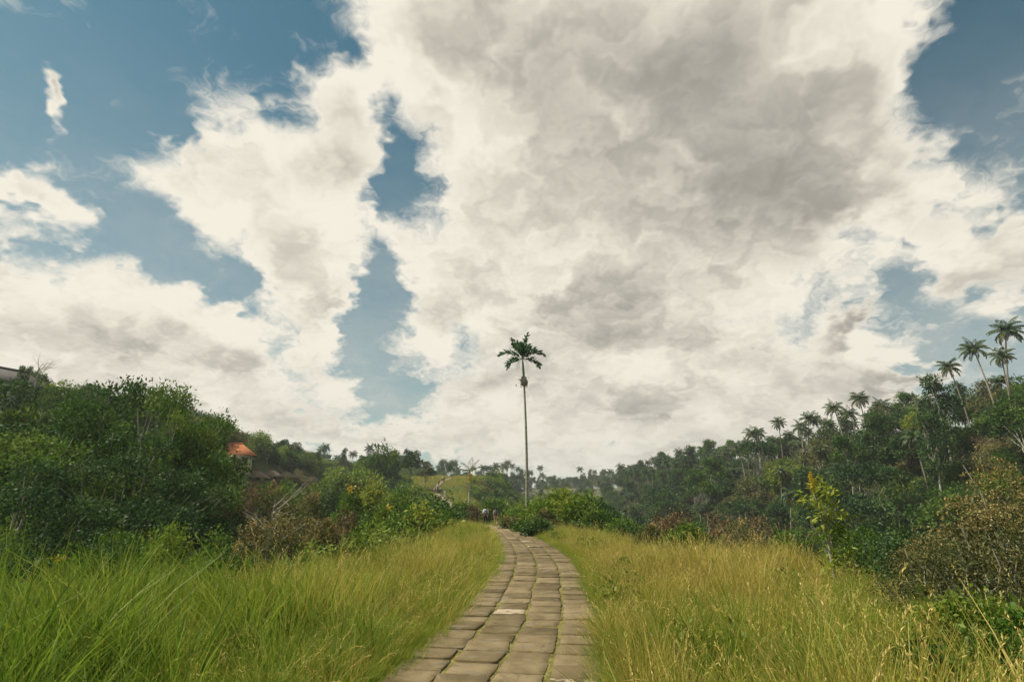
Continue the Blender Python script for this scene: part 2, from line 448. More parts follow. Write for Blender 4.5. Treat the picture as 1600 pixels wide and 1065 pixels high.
def land_z(x, y):
    x = np.asarray(x, float); y = np.asarray(y, float)
    s = x - pcx(y)
    top = prz(y)
    rw = np.interp(y, [0, 12, 30, 60, 110, 180, 260], [7.5, 5.6, 4.2, 3.2, 4.0, 10, 16])     # flat shoulder to the right
    lw = np.interp(y, [0, 12, 30, 60, 110, 150, 180, 260], [4.2, 3.5, 3.1, 2.6, 4.5, 6, 12, 22])
    def fall(t, span):
        t = np.clip(t / span, 0, 1)
        return (1 - (1 - t) ** 1.7) * sstep(-.02, .09, t) * sstep(0, .0001, t)
    fall_r = fall(s - rw, 42)
    fall_l = fall(-s - lw, 38)
    floor_r, floor_l = -21.0, -13.0
    hill_r = np.interp(y, [-50, 60, 110, 180, 420, 900], [33, 29, 11.5, 6, 7, 18])
    hill_l = np.interp(y, [-50, 70, 100, 130, 170, 240, 420, 900], [14, 14, 12.5, 12, 10, 8, 8, 14])
    zr = top + (floor_r - top) * fall_r + (hill_r - floor_r) * sstep(52, 104, s)
    zl = top + (floor_l - top) * fall_l + (hill_l - floor_l) * sstep(40, 66, -x)
    z = np.where(s > 0, zr, zl)
    far = sstep(330, 480, y)
    z = z * (1 - far) + np.maximum(z, 9.0 + 6 * vnoise(x, y, 90, 3)) * far
    off = sstep(1.7, 6, np.abs(s))
    z = z + off * (0.35 * vnoise(x, y, 3.1, 1) + 0.7 * vnoise(x, y, 9.0, 2)) + sstep(20, 50, np.abs(s)) * 5 * vnoise(x, y, 24, 4)
    z = z - .055 * np.clip(s - 1.4, 0, 9) * (1 - sstep(60, 100, y)) - .085 * np.clip(-s - 1.4, 0, 7) * (1 - sstep(60, 100, y))
    # little bank on the left shoulder that carries the tall grass
    z = z + 0.25 * sstep(3.0, 5.0, -s) * (1 - sstep(6.5, 9, -s)) * (1 - sstep(14, 22, y))
    z = z - 0.06 * (1 - sstep(1.04, 1.25, np.abs(s)))
    return z

def axis(parts):
    out = []
    for a, b, st in parts:
        out += list(np.arange(a, b, st))
    return np.array(out + [parts[-1][1]])
gx = axis([(-2500, -300, 200), (-300, -120, 15), (-120, -30, 3), (-30, -12, 1.0), (-12, -3, .4), (-3, 3, .15), (3, 14, .4), (14, 30, 1), (30, 130, 3), (130, 300, 15), (300, 2500, 200)])
gy = axis([(-60, -8, 6), (-8, 0, .8), (0, 40, .4), (40, 110, 1.2), (110, 260, 3), (260, 600, 15), (600, 3000, 200)])
GX, GY = np.meshgrid(gx, gy)
GZ = land_z(GX, GY)
nx, ny = len(gx), len(gy)
ii = (np.arange(ny - 1)[:, None] * nx + np.arange(nx - 1)[None, :])
GF = np.stack([ii, ii + 1, ii + nx + 1, ii + nx], -1).reshape(-1, 4)
MT['ground'] = solid_mat('ground_soil', [(0.28, (0.030, 0.035, 0.014)), (0.45, (0.060, 0.072, 0.022)), (0.58, (0.085, 0.085, 0.032)), (0.75, (0.13, 0.10, 0.052))], 0.9, 9, 0.95, 0.6, 6, coord='World')
ground = link('ground', mesh_q('ground', np.stack([GX, GY, GZ], -1), GF, MT['ground'], smooth=True))
tag(ground, 'ground of the grassy ridge, its valleys and both wooded slopes', kind='structure')

def zg(x, y): return float(land_z(np.array([x]), np.array([y]))[0])

# ------------------------------------------------------------------ paved path
def path_frame(y):
    c = np.array([float(pcx(np.array([y]))[0]), y, float(prz(np.array([y]))[0])])
    d = 0.15
    a = np.array([float(pcx(np.array([y + d]))[0]), y + d, float(prz(np.array([y + d]))[0])])
    t = (a - c) / np.linalg.norm(a - c)
    r = np.array([t[1], -t[0], 0]); r /= np.linalg.norm(r)
    return c, t, r

def slab_material(name, pale):
    m, N, L = mat(name)
    g = N.new('ShaderNodeNewGeometry'); oi = N.new('ShaderNodeObjectInfo')
    def noise(s, d, r=.6):
        n = N.new('ShaderNodeTexNoise'); L.new(g.outputs['Position'], n.inputs['Vector'])
        n.inputs['Scale'].default_value = s; n.inputs['Detail'].default_value = d; n.inputs['Roughness'].default_value = r
        return n.outputs['Fac']
    k = N.new('ShaderNodeMath'); k.operation = 'MULTIPLY_ADD'
    L.new(oi.outputs['Random'], k.inputs[0]); k.inputs[1].default_value = 0.42
    s2 = N.new('ShaderNodeMath'); s2.operation = 'SUBTRACT'; L.new(noise(2.2, 7, .65), s2.inputs[0]); s2.inputs[1].default_value = 0.21
    L.new(s2.outputs[0], k.inputs[2])
    c = ramp(N, L, k.outputs[0], [(0.25, (0.074, 0.055, 0.025)), (0.5, (0.128, 0.097, 0.048)), (0.75, (0.190, 0.147, 0.080))])
    # worn pale cement where the skin has broken away
    w = ramp(N, L, noise(3.1, 4, .5), [(0.60 if not pale else 0.43, (0, 0, 0)), (0.635 if not pale else 0.455, (1, 1, 1))])
    mx = N.new('ShaderNodeMix'); mx.data_type = 'RGBA'; L.new(w, mx.inputs[0]); L.new(c, mx.inputs[6]); mx.inputs[7].default_value = (0.31, 0.255, 0.175, 1) if pale else (0.155, 0.125, 0.078, 1)
    # lichen and moss stains
    v = ramp(N, L, noise(5.5, 5, .7), [(0.54, (0, 0, 0)), (0.72, (0.75, 0.75, 0.75))])
    m2 = N.new('ShaderNodeMix'); m2.data_type = 'RGBA'; L.new(v, m2.inputs[0]); L.new(mx.outputs[2], m2.inputs[6]); m2.inputs[7].default_value = (0.070, 0.062, 0.026, 1)
    vo = N.new('ShaderNodeTexVoronoi'); vo.feature = 'DISTANCE_TO_EDGE'; vo.inputs['Scale'].default_value = 2.1; vo.inputs['Randomness'].default_value = 1.0
    wv = N.new('ShaderNodeVectorMath'); wv.operation = 'MULTIPLY_ADD'
    wn = N.new('ShaderNodeTexNoise'); L.new(g.outputs['Position'], wn.inputs['Vector']); wn.inputs['Scale'].default_value = 6; wn.inputs['Detail'].default_value = 4
    L.new(wn.outputs['Color'], wv.inputs[0]); wv.inputs[1].default_value = (.25, .25, .25); L.new(g.outputs['Position'], wv.inputs[2]); L.new(wv.outputs[0], vo.inputs['Vector'])
    ck = ramp(N, L, vo.outputs['Distance'], [(0.0, (1, 1, 1)), (0.016, (0, 0, 0))])
    cm_ = ramp(N, L, noise(1.1, 2), [(0.5, (0, 0, 0)), (0.56, (.8, .8, .8))])
    mk = N.new('ShaderNodeMath'); mk.operation = 'MULTIPLY'; L.new(ck, mk.inputs[0]); L.new(cm_, mk.inputs[1])
    m3 = N.new('ShaderNodeMix'); m3.data_type = 'RGBA'; L.new(mk.outputs[0], m3.inputs[0]); L.new(m2.outputs[2], m3.inputs[6]); m3.inputs[7].default_value = (0.05, 0.042, 0.02, 1)
    b = N.new('ShaderNodeBsdfPrincipled'); L.new(m3.outputs[2], b.inputs['Base Color']); b.inputs['Roughness'].default_value = 0.9
    b.inputs['Specular IOR Level'].default_value = 0.2
    bp = N.new('ShaderNodeBump'); bp.inputs['Strength'].default_value = 0.8; bp.inputs['Distance'].default_value = 0.012
    L.new(noise(24, 7, .7), bp.inputs['Height']); L.new(bp.outputs[0], b.inputs['Normal'])
    o = N.new('ShaderNodeOutputMaterial'); L.new(b.outputs[0], o.inputs[0])
    return m
MT['slab'] = slab_material('slab_stone', False)
MT['slab_pale'] = slab_material('slab_stone_worn', True)
MT['moss'] = solid_mat('joint_moss', [(0.3, (0.075, 0.062, 0.024)), (0.5, (0.14, 0.125, 0.034)), (0.7, (0.22, 0.19, 0.05))], 7, 6, 0.95, 0.8, 40, coord='World')

# bed of soil and moss under the slabs
ys = np.concatenate([np.arange(-5, 60, 0.4), np.arange(60, 112, 1.5)])
bed = Q(); rows = []
for y in ys:
    c, t, r = path_frame(y)
    hw = 1.1
    rows += [c - r * hw, c - r * 0.3, c + r * 0.3, c + r * hw]
rows = np.array(rows)
rows[:, 2] += 0.017 + .006 * vnoise(rows[:, 0], rows[:, 1], .4, 2)
k = len(ys); b0 = (np.arange(k - 1) * 4)[:, None] + np.arange(3)[None, :]
bed.add(rows, np.stack([b0, b0 + 1, b0 + 5, b0 + 4], -1).reshape(-1, 4))
path = link('path', bed.mesh('path', [MT['moss']]))
tag(path, 'narrow stone slab path with mossy joints winding along the ridge', kind='structure')

def slab_mesh(seed, L=.418, W=.478, mats='slab'):
    r = np.random.default_rng(seed)
    n = 5
    # outline with chipped, uneven edges
    pts = []
    cs = np.array([[-1, -1], [1, -1], [1, 1], [-1, 1]], float) * np.array([W / 2, L / 2])
    cs += r.normal(0, .010, (4, 2))
    for i in range(4):
        a, b = cs[i], cs[(i + 1) % 4]
        e = (b - a); nrm = np.array([e[1], -e[0]]) / np.linalg.norm(e)
        for j in range(n):
            t = j / n
            o = r.normal(0, .0045) if j else -.008 + r.normal(0, .005)
            pts.append(a + e * t + nrm * o)
    pts = np.array(pts); m = len(pts)
    rings = []
    for s_, z in ((1.0, -.05), (1.0, .027), (.982, .0325), (.55, .034)):
        zz = z + (r.normal(0, .0018, m) if z > 0.02 else 0)
        rings.append(np.column_stack([pts * s_, np.full(m, 1.0) * zz]))
    V = np.concatenate(rings + [np.array([[0, 0, .033]])])
    F = []
    for k_ in range(3):
        for j in range(m):
            F.append([k_ * m + j, k_ * m + (j + 1) % m, (k_ + 1) * m + (j + 1) % m, (k_ + 1) * m + j])
    for j in range(0, m, 2):
        F.append([3 * m + j, 3 * m + (j + 1) % m, 3 * m + (j + 2) % m, 4 * m])
    return mesh_q('slab', V, F, MT[mats])
slab_meshes = [slab_mesh(100 + i) for i in range(12)]
slab_pale_meshes = [slab_mesh(200 + i, mats='slab_pale') for i in range(3)]
slab_rng = random.Random(3)
run = Q()
y = 3.6; placed = 0; nrow = 0
SEAMS = []
colx = [-.775, -.258, .258, .775]
while y < 58:
    c, t, r = path_frame(y)
    ang = math.atan2(-t[0], t[1])
    pitch = math.asin(t[2])
    for j in range(4):
        me = slab_rng.choice(slab_meshes)
        jx = colx[j] + slab_rng.gauss(0, .007)
        stag = (0.07, -.05, .03, .0)[j] + .05 * math.sin(nrow * .7 + j * 2) + slab_rng.gauss(0, .010)
        p = c + r * jx + t * stag
        if (nrow in (4, 5) and j == 3) or (nrow == 13 and j == 1) or slab_rng.random() < .012:
            me = slab_rng.choice(slab_pale_meshes)
        rz = ang + slab_rng.gauss(0, .012) + (math.pi if slab_rng.random() < .5 else 0)
        flip = -1 if abs(rz - ang) > 1 else 1
        eul = (flip * pitch + slab_rng.gauss(0, .008), slab_rng.gauss(0, .008), rz)
        if placed < 300:
            o = link('slab', me, path)
            o.location = p; o.rotation_euler = eul; o.location.z += slab_rng.gauss(0, .006)
            o.scale = (slab_rng.uniform(.95, 1.03), slab_rng.uniform(.9, 1.02), 1)
            placed += 1
        else:
            M_ = np.array(Euler(eul).to_matrix())
            V = np.empty(len(me.vertices) * 3, np.float32); me.vertices.foreach_get('co', V)
            F = np.empty(len(me.loops), np.int32); me.loops.foreach_get('vertex_index', F)
            run.add(V.reshape(-1, 3) @ M_.T + p, F.reshape(-1, 4))
    y += .425 * float(t[1]) + (0.012 if nrow % 3 == 0 else 0)
    nrow += 1
ro = link('slab_run', run.mesh('slab_run', [MT['slab']]), path)
ro['kind'] = 'stuff'

# ------------------------------------------------------------------ plant shapes
def unit(v): return v / (np.linalg.norm(v, axis=-1, keepdims=True) + 1e-9)

def crown_leaves(q, r, centres, radii, n, leaf, lobe_lv=0.24, spread=0.22, per=6, up=0.25, squash=0.75, asp=0.42, mi=0):
    """sprigs of leaves over the outer part of each lobe"""
    w = radii ** 2; w = w / w.sum()
    ns = max(1, n // per)
    li = r.choice(len(centres), ns, p=w)
    d = unit(r.normal(size=(ns, 3)) + np.array([0, 0, up]))
    rad = radii[li] * (r.uniform(.45, 1.0, ns) ** .6) * (1 + .18 * r.normal(size=ns))
    sp = centres[li] + d * rad[:, None] * np.array([1, 1, squash])
    llv = r.normal(0, lobe_lv, len(centres))
    slv = .5 + llv[li] + r.normal(0, .12, ns)
    P = np.repeat(sp, per, 0) + r.normal(0, spread * .5, (ns * per, 3))
    D = np.repeat(d, per, 0) * .7 + r.normal(0, .65, (ns * per, 3)) + np.array([0, 0, -.15])
    lv = np.repeat(slv, per) + r.normal(0, .10, ns * per)
    L = leaf * r.uniform(.7, 1.35, ns * per)
    q.leaves(P, D, L, L * asp * r.uniform(.8, 1.3, ns * per), lv, mi=mi)
    return sp

def limb(q, a, b, r0, r1, r, k=6, wob=.06, sides=6):
    t = np.linspace(0, 1, k)[:, None]
    a = np.asarray(a, float); b = np.asarray(b, float)
    L = np.linalg.norm(b - a)
    off = r.normal(0, wob * L, (k, 3)); off[0] = 0; off[-1] = 0
    off = (off + np.roll(off, 1, 0)) / 2; off[0] = 0
    q.tube(a + (b - a) * t + off + np.array([0, 0, 1]) * (np.sin(t * math.pi) * .06 * L), np.linspace(r0, r1, k), sides)

def make_tree(seed, H, trunk_h, cr, lobes, n_leaf, leaf, leafmat, barkmat, shape='round', trunk_r=.16, spread=.35, asp=.45, lobe_r=(.26, .42), squash=None, reach=.78):
    r = np.random.default_rng(seed)
    cz = H - trunk_h
    cen, rad = [], []
    for i in range(lobes):
        a = i * 2.399 + r.normal(0, .4); rr = math.sqrt((i + .5) / lobes) * reach
        if shape == 'flat': z = trunk_h + cz * (.55 + .3 * (1 - rr) + r.normal(0, .06))
        elif shape == 'tall': z = trunk_h + cz * (i + .5) / lobes; rr = r.uniform(.1, .75) * (1.05 - .7 * (i / lobes))
        else: z = trunk_h + cz * (.18 + .62 * (1 - rr ** 2) * r.uniform(.5, 1.1) + r.normal(0, .07))
        cen.append([math.cos(a) * rr * cr, math.sin(a) * rr * cr, z]); rad.append(cr * r.uniform(*lobe_r))
    cen = np.array(cen); rad = np.array(rad)
    tq = Q()
    fork = np.array([r.normal(0, .25), r.normal(0, .25), trunk_h * r.uniform(.75, .95)])
    k = 7; t = np.linspace(0, 1, k)[:, None]
    bend = np.array([r.normal(0, .35), r.normal(0, .35), 0])
    pts = np.array([0, 0, -.6]) * (1 - t) + fork * t + np.sin(t * math.pi) * bend
    tr = np.linspace(trunk_r * 1.25, trunk_r * .7, k); tr[0] *= 1.3
    tq.tube(pts, tr, 8)
    for c, ra in zip(cen, rad):
        limb(tq, fork + np.array([0, 0, r.uniform(-.1, .1) * trunk_h]), c, trunk_r * .5, .02, r, 7, .05)
        for _ in range(2):
            limb(tq, fork * .4 + c * .6, c + unit(r.normal(size=3) + np.array([0, 0, .5])) * ra * .8, trunk_r * .2, .012, r, 5, .06, 4)
    cq = Q()
    crown_leaves(cq, r, cen, rad, n_leaf, leaf, spread=spread, asp=asp, squash=squash or (.62 if shape == 'flat' else .8))
    return tq.mesh('trunk', [MT[barkmat]], True), cq.mesh('crown', [MT[leafmat]])

def make_bush(seed, R_, H, lobes, n_leaf, leaf, leafmat, barkmat='bark_dark', flowers=0, fmat='flower_yellow', fl_size=.07, asp=.42, stems=7):
    r = np.random.default_rng(seed)
    cen, rad = [], []
    for i in range(lobes):
        a = i * 2.399 + r.normal(0, .5); rr = math.sqrt((i + .3) / lobes) * .8
        z = H * (.22 + .55 * (1 - rr ** 1.6) * r.uniform(.5, 1.15))
        cen.append([math.cos(a) * rr * R_, math.sin(a) * rr * R_, z]); rad.append(R_ * r.uniform(.26, .44))
    cen = np.array(cen); rad = np.array(rad)
    sq = Q()
    for i in range(stems):
        c = cen[r.integers(len(cen))]
        limb(sq, [r.normal(0, .12), r.normal(0, .12), -.4], c + r.normal(0, .2 * R_, 3), .010 + .007 * H, .005, r, 7, .07, 5)
        limb(sq, c * .5, c + unit(r.normal(size=3) + np.array([0, 0, 1.])) * R_ * .5, .012, .005, r, 5, .08, 4)
    cq = Q()
    sp = crown_leaves(cq, r, cen, rad, n_leaf, leaf, spread=leaf * 1.6, asp=asp, up=.35, squash=min(1.2, H / R_ * .75))
    fm = None
    if flowers:
        fq = Q()
        order = np.argsort(-(sp[:, 2] + r.uniform(0, H * .8, len(sp))))
        heads = sp[order[:max(1, flowers // 7)]]                     # blooms sit together on their branches
        dist = ((sp[:, None, :] - heads[None]) ** 2).sum(2).min(1)
        top = sp[np.argsort(dist)[:flowers]]
        P = np.repeat(top, 7, 0) + r.normal(0, fl_size * .6, (len(top) * 7, 3)) + np.array([0, 0, fl_size])
        fq.leaves(P, r.normal(size=P.shape) + np.array([0, 0, .6]), fl_size, fl_size * .7, r.uniform(.1, .9, len(P)))
        fm = fq.mesh('flowers', [MT[fmat]])
    return sq.mesh('stem', [MT[barkmat]], True), cq.mesh('foliage', [MT[leafmat]]), fm

def frond_geo(q, r, base, yaw, el0, droop, L, n=22, lw=.085, ll=.7, hang=.35, lv0=.5, rach=.025, mi_leaf=0, mi_r=0, plume=0.0):
    """one pinnate frond: arching midrib with leaflets on both sides"""
    k = 12; t = np.linspace(0, 1, k)
    el = el0 - droop * t ** 1.3
    st = L / (k - 1)
    dx = np.cos(el) * st; dz = np.sin(el) * st
    h = np.concatenate([[0], np.cumsum(dx[:-1])]); z = np.concatenate([[0], np.cumsum(dz[:-1])])
    f = np.array([math.cos(yaw), math.sin(yaw), 0]); side = np.array([-f[1], f[0], 0])
    C = np.asarray(base) + h[:, None] * f + np.array([0, 0, 1.]) * z[:, None]
    q.tube(C, np.linspace(rach, rach * .25, k), 4, lv0 + .2, mi_r)
    tt = np.linspace(.14, .99, n)
    Pc = np.stack([np.interp(tt, t, C[:, i]) for i in range(3)], 1)
    T = unit(np.gradient(Pc, axis=0))
    lens = ll * np.clip(np.sin(tt * math.pi * .82 + .35), .3, 1) * r.uniform(.85, 1.1, n)
    for s in (-1, 1):
        D = T * .55 + side * s * .85 + np.array([0, 0, -hang]) + r.normal(0, .08, (n, 3))
        if plume:
            ph = r.uniform(-.5, 1.0, n)[:, None] * plume
            upv = unit(np.cross(side, T)); upv = upv * np.sign(upv[:, 2:3] + 1e-6)
            D = T * .75 + side * s * np.cos(ph) * .8 + upv * np.sin(ph) * .9 + np.array([0, 0, -hang]) + r.normal(0, .08, (n, 3))
        q.leaves(Pc, D, lens, lw * r.uniform(.8, 1.2, n), np.clip(lv0 + r.normal(0, .1, n), 0, 1), nrm=(np.array([0, 0, 1.]) + r.normal(0, .25, (n, 3))) if not plume else r.normal(0, 1, (n, 3)), mi=mi_leaf)

def make_palm(seed, H, n_fronds=20, L=4.0, dry=2):
    r = np.random.default_rng(seed)
    tq = Q(); k = 12; t = np.linspace(0, 1, k)[:, None]
    lean = np.array([r.normal(0, .06) * H, r.normal(0, .06) * H, 0])
    pts = np.array([0, 0, -.5]) + np.array([0, 0, H + .5]) * t + lean * t ** 1.7
    tq.tube(pts, np.linspace(.20, .12, k) * np.array([1.5] + [1] * (k - 1)), 7)
    cq = Q(); top = pts[-1]
    for i in range(n_fronds):
        u = (i + .5) / n_fronds
        frond_geo(cq, r, top, i * 2.399 + r.normal(0, .2), R(82 - 112 * u + r.normal(0, 7)), R(60 + 50 * r.random()), L * r.uniform(.75, 1.1), 28, .13, .95, .75, .30 + .3 * r.random() + (.45 if i >= n_fronds - dry else 0), .04)
    return tq.mesh('trunk', [MT['bark_palm']], True), cq.mesh('crown', [MT['leaf_palm']])

# ------------------------------------------------------------------ grass tufts
def tuft(seed, n, rad, L, W, bend, mat_, lean=(0, 0), seg=4, up=1.0, culms=0, cl=(.8, 1.1), head=.16, lvs=.16):
    r = np.random.default_rng(seed); q = Q()
    def go(n, L, W, bend, lv):
        a = r.uniform(0, 2 * math.pi, n); rr = rad * np.sqrt(r.random(n))
        P = np.stack([np.cos(a) * rr, np.sin(a) * rr, np.zeros(n) - .03], 1)
        out = np.stack([np.cos(a), np.sin(a), np.zeros(n)], 1)
        D0 = unit(np.array([0, 0, up]) + out * r.uniform(.02, .35, n)[:, None] + r.normal(0, .10, (n, 3)) + np.array([lean[0], lean[1], 0]) * .5)
        ang = a + r.normal(0, .9, n)
        bv = (np.stack([np.cos(ang), np.sin(ang), np.zeros(n)], 1) + np.array([lean[0], lean[1], 0]) * 1.3) * (bend * r.uniform(.2, 1.5, n))[:, None]
        bv[:, 2] = -bend * r.uniform(.1, .8, n)
        return q.blades(P, D0, bv, L, W, lv, seg)
    go(n, r.uniform(L[0], L[1], n), W * r.uniform(.6, 1.2, n), bend, np.clip(.45 + r.normal(0, lvs, n), 0, 1))
    if culms:
        tips, dirs = go(culms, r.uniform(cl[0], cl[1], culms), W * .42, bend * .8, np.clip(.72 + r.normal(0, .12, culms), 0, 1))
        m = 9
        dirs = unit(dirs)
        u = np.tile(np.linspace(-.5, 1, m), culms)[:, None]
        P = np.repeat(tips, m, 0) + np.repeat(dirs, m, 0) * u * head + np.array([0, 0, -.35 * head]) * np.clip(u, 0, 1) ** 2
        q.leaves(P, np.repeat(dirs, m, 0) + r.normal(0, .35, (culms * m, 3)), head * .28, .007, np.clip(.85 + r.normal(0, .12, culms * m), 0, 1.0))
    return q.mesh('tuft', [MT[mat_]])

def scatter(name, meshes, P, rot, scl, idx, label, parent=None, category=None):
    """uncountable ground cover: ONE object whose points carry the plants"""
    key = 'src_' + name
    src = bpy.data.collections.new(key)
    for i, me in enumerate(meshes):
        o = bpy.data.objects.new('%s_%03d' % (key, i), me); src.objects.link(o)
    me = bpy.data.meshes.new(name)
    n = len(P)
    me.vertices.add(n); me.vertices.foreach_set('co', np.asarray(P, np.float32).ravel())
    a = me.attributes.new('rot', 'FLOAT_VECTOR', 'POINT'); a.data.foreach_set('vector', np.asarray(rot, np.float32).ravel())
    a = me.attributes.new('scl', 'FLOAT', 'POINT'); a.data.foreach_set('value', np.asarray(scl, np.float32))
    a = me.attributes.new('idx', 'INT', 'POINT'); a.data.foreach_set('value', np.asarray(idx, np.int32))
    ng = bpy.data.node_groups.new('scatter_' + name, 'GeometryNodeTree')
    ng.interface.new_socket('Geometry', in_out='INPUT', socket_type='NodeSocketGeometry')
    ng.interface.new_socket('Geometry', in_out='OUTPUT', socket_type='NodeSocketGeometry')
    N, L = ng.nodes, ng.links
    gi = N.new('NodeGroupInput'); go = N.new('NodeGroupOutput')
    ci = N.new('GeometryNodeCollectionInfo'); ci.inputs['Collection'].default_value = src
    ci.inputs['Separate Children'].default_value = True; ci.inputs['Reset Children'].default_value = True
    ip = N.new('GeometryNodeInstanceOnPoints'); ip.inputs['Pick Instance'].default_value = True
    def named(nm, dt):
        x = N.new('GeometryNodeInputNamedAttribute'); x.data_type = dt; x.inputs['Name'].default_value = nm
        return x.outputs['Attribute']
    L.new(gi.outputs[0], ip.inputs['Points']); L.new(ci.outputs[0], ip.inputs['Instance'])
    L.new(named('idx', 'INT'), ip.inputs['Instance Index'])
    L.new(named('rot', 'FLOAT_VECTOR'), ip.inputs['Rotation'])
    L.new(named('scl', 'FLOAT'), ip.inputs['Scale'])
    L.new(ip.outputs[0], go.inputs[0])
    o = link(name, me, parent)
    md = o.modifiers.new('scatter', 'NODES'); md.node_group = ng
    tag(o, label, None, None, 'stuff')
    return o

def in_view(P, mx=260, far=1e9):
    f = P[:, 1] * cp + (P[:, 2] - EYE) * sp
    px = 800 + FPX * P[:, 0] / np.maximum(f, .1)
    return (f > .6) & (px > -mx) & (px < 1600 + mx) & (P[:, 1] < far)

def join_meshes(name, ms):
    Vs, Fs, lv, mi, mats, n = [], [], [], [], [], 0
    for j, m in enumerate(ms):
        V = np.empty(len(m.vertices) * 3, np.float32); m.vertices.foreach_get('co', V)
        F = np.empty(len(m.loops), np.int32); m.loops.foreach_get('vertex_index', F)
        a = np.empty(len(m.vertices), np.float32); m.attributes['lv'].data.foreach_get('value', a)
        Vs.append(V.reshape(-1, 3)); Fs.append(F.reshape(-1, 4) + n); n += len(m.vertices)
        lv.append(a); mi.append(np.full(len(F) // 4, j)); mats.append(m.materials[0])
    return mesh_q(name, np.concatenate(Vs), np.concatenate(Fs), mats, np.concatenate(lv), np.concatenate(mi))

# ------------------------------------------------------------------ grass on the ridge
tall = [tuft(10 + i, 46, .16, (.55, 1.05), .013, .32, 'grass_green', lean=(-.35, .05)) for i in range(4)]
reed = [tuft(20 + i, 30, .14, (.8, 1.35), .020, .34, 'grass_green', lean=(-.3, 0)) for i in range(3)]
dry = [tuft(30 + i, 36, .18, (.4, .98), .0105, .22, 'grass_dry', lean=(-.16, 0), culms=(1, 3, 2, 1, 3)[i], cl=(.7, 1.08), head=.11) for i in range(5)]
green2 = [tuft(40 + i, 44, .17, (.4, .85), .012, .27, 'grass_green', lean=(-.1, 0), culms=2, cl=(.7, 1.0), head=.11) for i in range(4)]
short = [tuft(50 + i, 46, .14, (.12, .38), .010, .35, 'grass_green') for i in range(4)]
wiry = [tuft(60 + i, 40, .2, (.3, .65), .008, .5, 'grass_dry', culms=3, cl=(.5, .8)) for i in range(3)]
tiny = [tuft(70 + i, 26, .055, (.015, .06), .007, .3, 'joint_moss_leaf', seg=2) for i in range(3)]
GR = tall + reed + dry + green2 + short + wiry
I_TALL, I_REED, I_DRY, I_GREEN, I_SHORT, I_WIRY = (0, 4), (4, 7), (7, 12), (12, 16), (16, 20), (20, 23)

def pick(r, rg, n): return r.integers(rg[0], rg[1], n)

